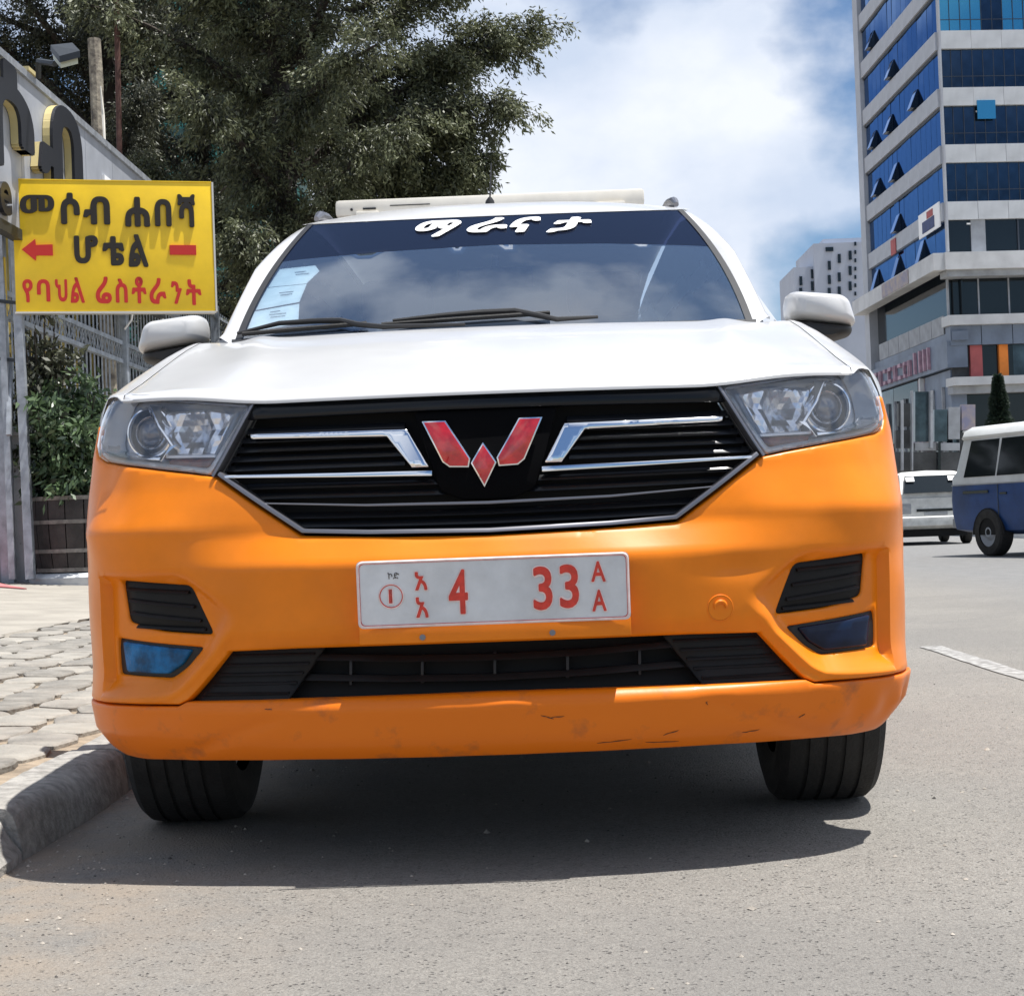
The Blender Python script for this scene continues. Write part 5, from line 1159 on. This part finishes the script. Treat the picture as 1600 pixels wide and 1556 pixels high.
loft([(.03, [(0, 1.021), (.775, 1.021), (.775, 1.12), (.70, 1.20), (0, 1.2)]), (.28, [(0, 1.021), (.82, 1.021), (.81, 1.12), (.715, 1.66), (0, 1.66)]), (.5, mid), (3.6, mid), (4.2, [(0, 1.021), (.75, 1.021), (.74, 1.12), (.70, 1.2), (0, 1.2)])], 'upper_body', 'van_white', vn, T, auto=25)
rf = [(0, 1.661), (.75, 1.661), (.775, 1.70), (.74, 1.775), (.60, 1.84), (.0, 1.87)]
loft([(.20, [(0, 1.661), (.68, 1.661), (.70, 1.685), (.66, 1.72), (.5, 1.76), (0, 1.77)]), (.34, rf), (3.5, rf), (3.75, [(0, 1.661), (.66, 1.661), (.68, 1.68), (.6, 1.72), (.5, 1.74), (0, 1.75)])], 'roof', 'van_white', vn, T)
for x0_, x1_, sl_ in ((.44, 1.18, .08), (1.25, 2.27, .02), (2.32, 3.2, 0)):
    v = [T @ Vector(p) for p in ((x0_-.03, -.832, 1.12), (x1_, -.832, 1.12), (x1_+.03, -.748, 1.635), (x0_+sl_, -.748, 1.635), (x0_-.03, -.81, 1.12), (x1_, -.81, 1.12), (x1_+.03, -.726, 1.635), (x0_+sl_, -.726, 1.635))]
    MB().add(v, [(0, 1, 2, 3), (4, 5, 6, 7), (0, 1, 5, 4), (1, 2, 6, 5), (2, 3, 7, 6), (3, 0, 4, 7)]).build('side_window', 'van_glass', vn)
v = [T @ Vector(p) for p in ((.075, -.66, 1.16), (.075, .66, 1.16), (.245, .60, 1.58), (.245, -.60, 1.58))]; MB().add(v+[p+T.to_3x3() @ Vector((-.012, 0, 0)) for p in v], [(0, 1, 2, 3), (4, 5, 6, 7), (0, 1, 5, 4), (1, 2, 6, 5), (2, 3, 7, 6), (3, 0, 4, 7)]).build('rear_window', 'van_glass', vn)
MB().box(.40, 1.02, -.850, -.834, .885, .925, T).build('air_vent', 'glass_dark', vn)
[MB().box(x_, x_+.012, -.8395, -.836, .40, 1.0, T).build('door_seam', 'glass_dark', vn) for x_ in (1.24, 2.30)]
MB().box(1.30, 1.46, -.85, -.836, .86, .885, T).build('door_handle', 'van_glass', vn)
for s_ in (-1, 1): MB().box(-.012, .05, s_*.66-.07, s_*.66+.07, .62, .86, T).build('tail_lamp', 'banner_red', vn, bevel=.01)
MB().box(.1, 4.2, -.842, -.836, 1.005, 1.02, T).build('belt_moulding', 'grey_trim', vn); MB().box(-.10, .03, -.72, .72, .40, .54, T).build('rear_bumper', 'grey_trim', vn, bevel=.02)
MB().box(.10, .34, -.62, .62, 1.775, 1.80, T).build('roof_lip', 'van_white', vn, bevel=.01)
def wheel_at(x_, y_, Rw, wd2, par, T):
    w_ = empty('wheel', (0, 0, 0)); w_.parent = par; w_.matrix_parent_inverse = Matrix.Translation(-par.location)
    q = MB().lathe([(-wd2, Rw*.6), (-wd2, Rw*.92), (-wd2*.75, Rw), (wd2*.75, Rw), (wd2, Rw*.92), (wd2, Rw*.6)], (0, 0, 0), 'Y', 32); TT = T @ Matrix.Translation((x_, y_, Rw)); q.v = [tuple(TT @ Vector(p)) for p in q.v]; q.build('tyre', 'rubber', w_, smooth=True)
    q = MB().lathe([(-wd2*.8, .01), (-wd2*.9, Rw*.2), (-wd2*.55, Rw*.35), (-wd2*.85, Rw*.6), (wd2*.85, Rw*.6), (wd2*.85, .01)], (0, 0, 0), 'Y', 24); q.v = [tuple(TT @ Vector(p)) for p in q.v]; q.build('hub', 'pale_grey', w_, smooth=True)
def arch_at(x_, y_, Rw, par, T, s_=-1):
    y_ = s_*.8385; q = MB(); pts = [(x_+Rw*1.14*math.cos(t), .30+Rw*1.12*math.sin(t)) for t in np.linspace(math.pi, 0, 14)]
    q.prism([(a, b_) for a, b_ in pts], lambda a, b_, d: T @ Vector((a, d, b_)), y_, y_+s_*.002); q.build('wheel_arch', 'deep_black', par)
for x_ in (.98, 3.4):
    for s_ in (-1, 1): wheel_at(x_, s_*.745, .335, .11, vn, T); arch_at(x_, s_*.842, .335, vn, T, s_)
# small white hatchback seen from behind
tw_ = at(1462, 800, 29.5); T = Matrix.Translation((tw_.x, 29.5, 0)) @ Matrix.Rotation(rad(90-2), 4, 'Z')     # local +x runs forward, away from us
wc = empty('white_car', (tw_.x, 30.5, 0)); tag(wc, 'small battered white hatchback seen from behind between the taxi and the minibus', 'car')
lw = [(0, .24), (.62, .24), (.76, .30), (.80, .50), (.80, .74), (.775, .90)]
loft([(0, [(0, .40), (.60, .40), (.70, .42), (.74, .54), (.74, .74), (.72, .90)]), (.15, [(0, .28), (.6, .28), (.74, .32), (.79, .5), (.79, .74), (.77, .90)]), (.6, lw), (2.8, lw), (3.6, [(0, .3), (.5, .3), (.66, .36), (.7, .5), (.7, .68), (.6, .76)])], 'body', 'old_white', wc, T)
loft([(.04, [(0, .901), (.70, .901), (.685, .95), (.64, .98), (.45, .995), (0, 1.0)]), (.36, [(0, .901), (.765, .901), (.74, 1.0), (.60, 1.36), (.45, 1.40), (0, 1.42)]), (.8, [(0, .901), (.77, .901), (.75, 1.0), (.61, 1.37), (.48, 1.42), (0, 1.44)]), (1.9, [(0, .901), (.77, .901), (.75, 1.0), (.60, 1.34), (.46, 1.39), (0, 1.41)]), (2.7, [(0, .88), (.70, .88), (.68, .9), (.6, .92), (.5, .93), (0, .94)])], 'cabin', 'old_white', wc, T, auto=25)
v = [T @ Vector(p) for p in ((-.005, -.60, 1.0), (-.005, .60, 1.0), (.245, .52, 1.33), (.245, -.52, 1.33))]; dd_ = T.to_3x3() @ Vector((-.025, 0, 0)); MB().add([p+dd_ for p in v]+[p for p in v], [(0, 1, 2, 3), (4, 5, 6, 7), (0, 1, 5, 4), (1, 2, 6, 5), (2, 3, 7, 6), (3, 0, 4, 7)]).build('rear_window', 'van_glass', wc)
for y_ in (.44, -.36): 
    v = [T @ Vector(p) for p in ((.155, y_-.08, 1.225), (.155, y_+.08, 1.225), (.22, y_+.08, 1.31), (.22, y_-.08, 1.31))]; d2 = T.to_3x3() @ Vector((-.06, 0, 0)); MB().add([p+d2 for p in v], [(0, 1, 2, 3)]).build('sticker', 'decal_white', wc)
MB().box(-.08, .08, -.74, .74, .36, .55, T).build('rear_bumper', 'old_white', wc, bevel=.04, bseg=3)
MB().box(-.012, .02, -.36, .36, .64, .69, T).build('trim_strip', 'glass_dark', wc); MB().box(-.02, .02, -.22, .22, .56, .625, T).build('rear_plate', 'grey_trim', wc)
for s_ in (-1, 1): MB().box(-.008, .05, s_*.58-.12, s_*.58+.12, .60, .80, T).build('tail_lamp', 'grey_trim', wc, bevel=.01)
for x_ in (.65, 2.8):
    for s_ in (-1, 1): wheel_at(x_, s_*.69, .28, .08, wc, T)
MB().box(.1, 3.2, -.6, .6, .16, .30, T).build('underside', 'deep_black', wc)
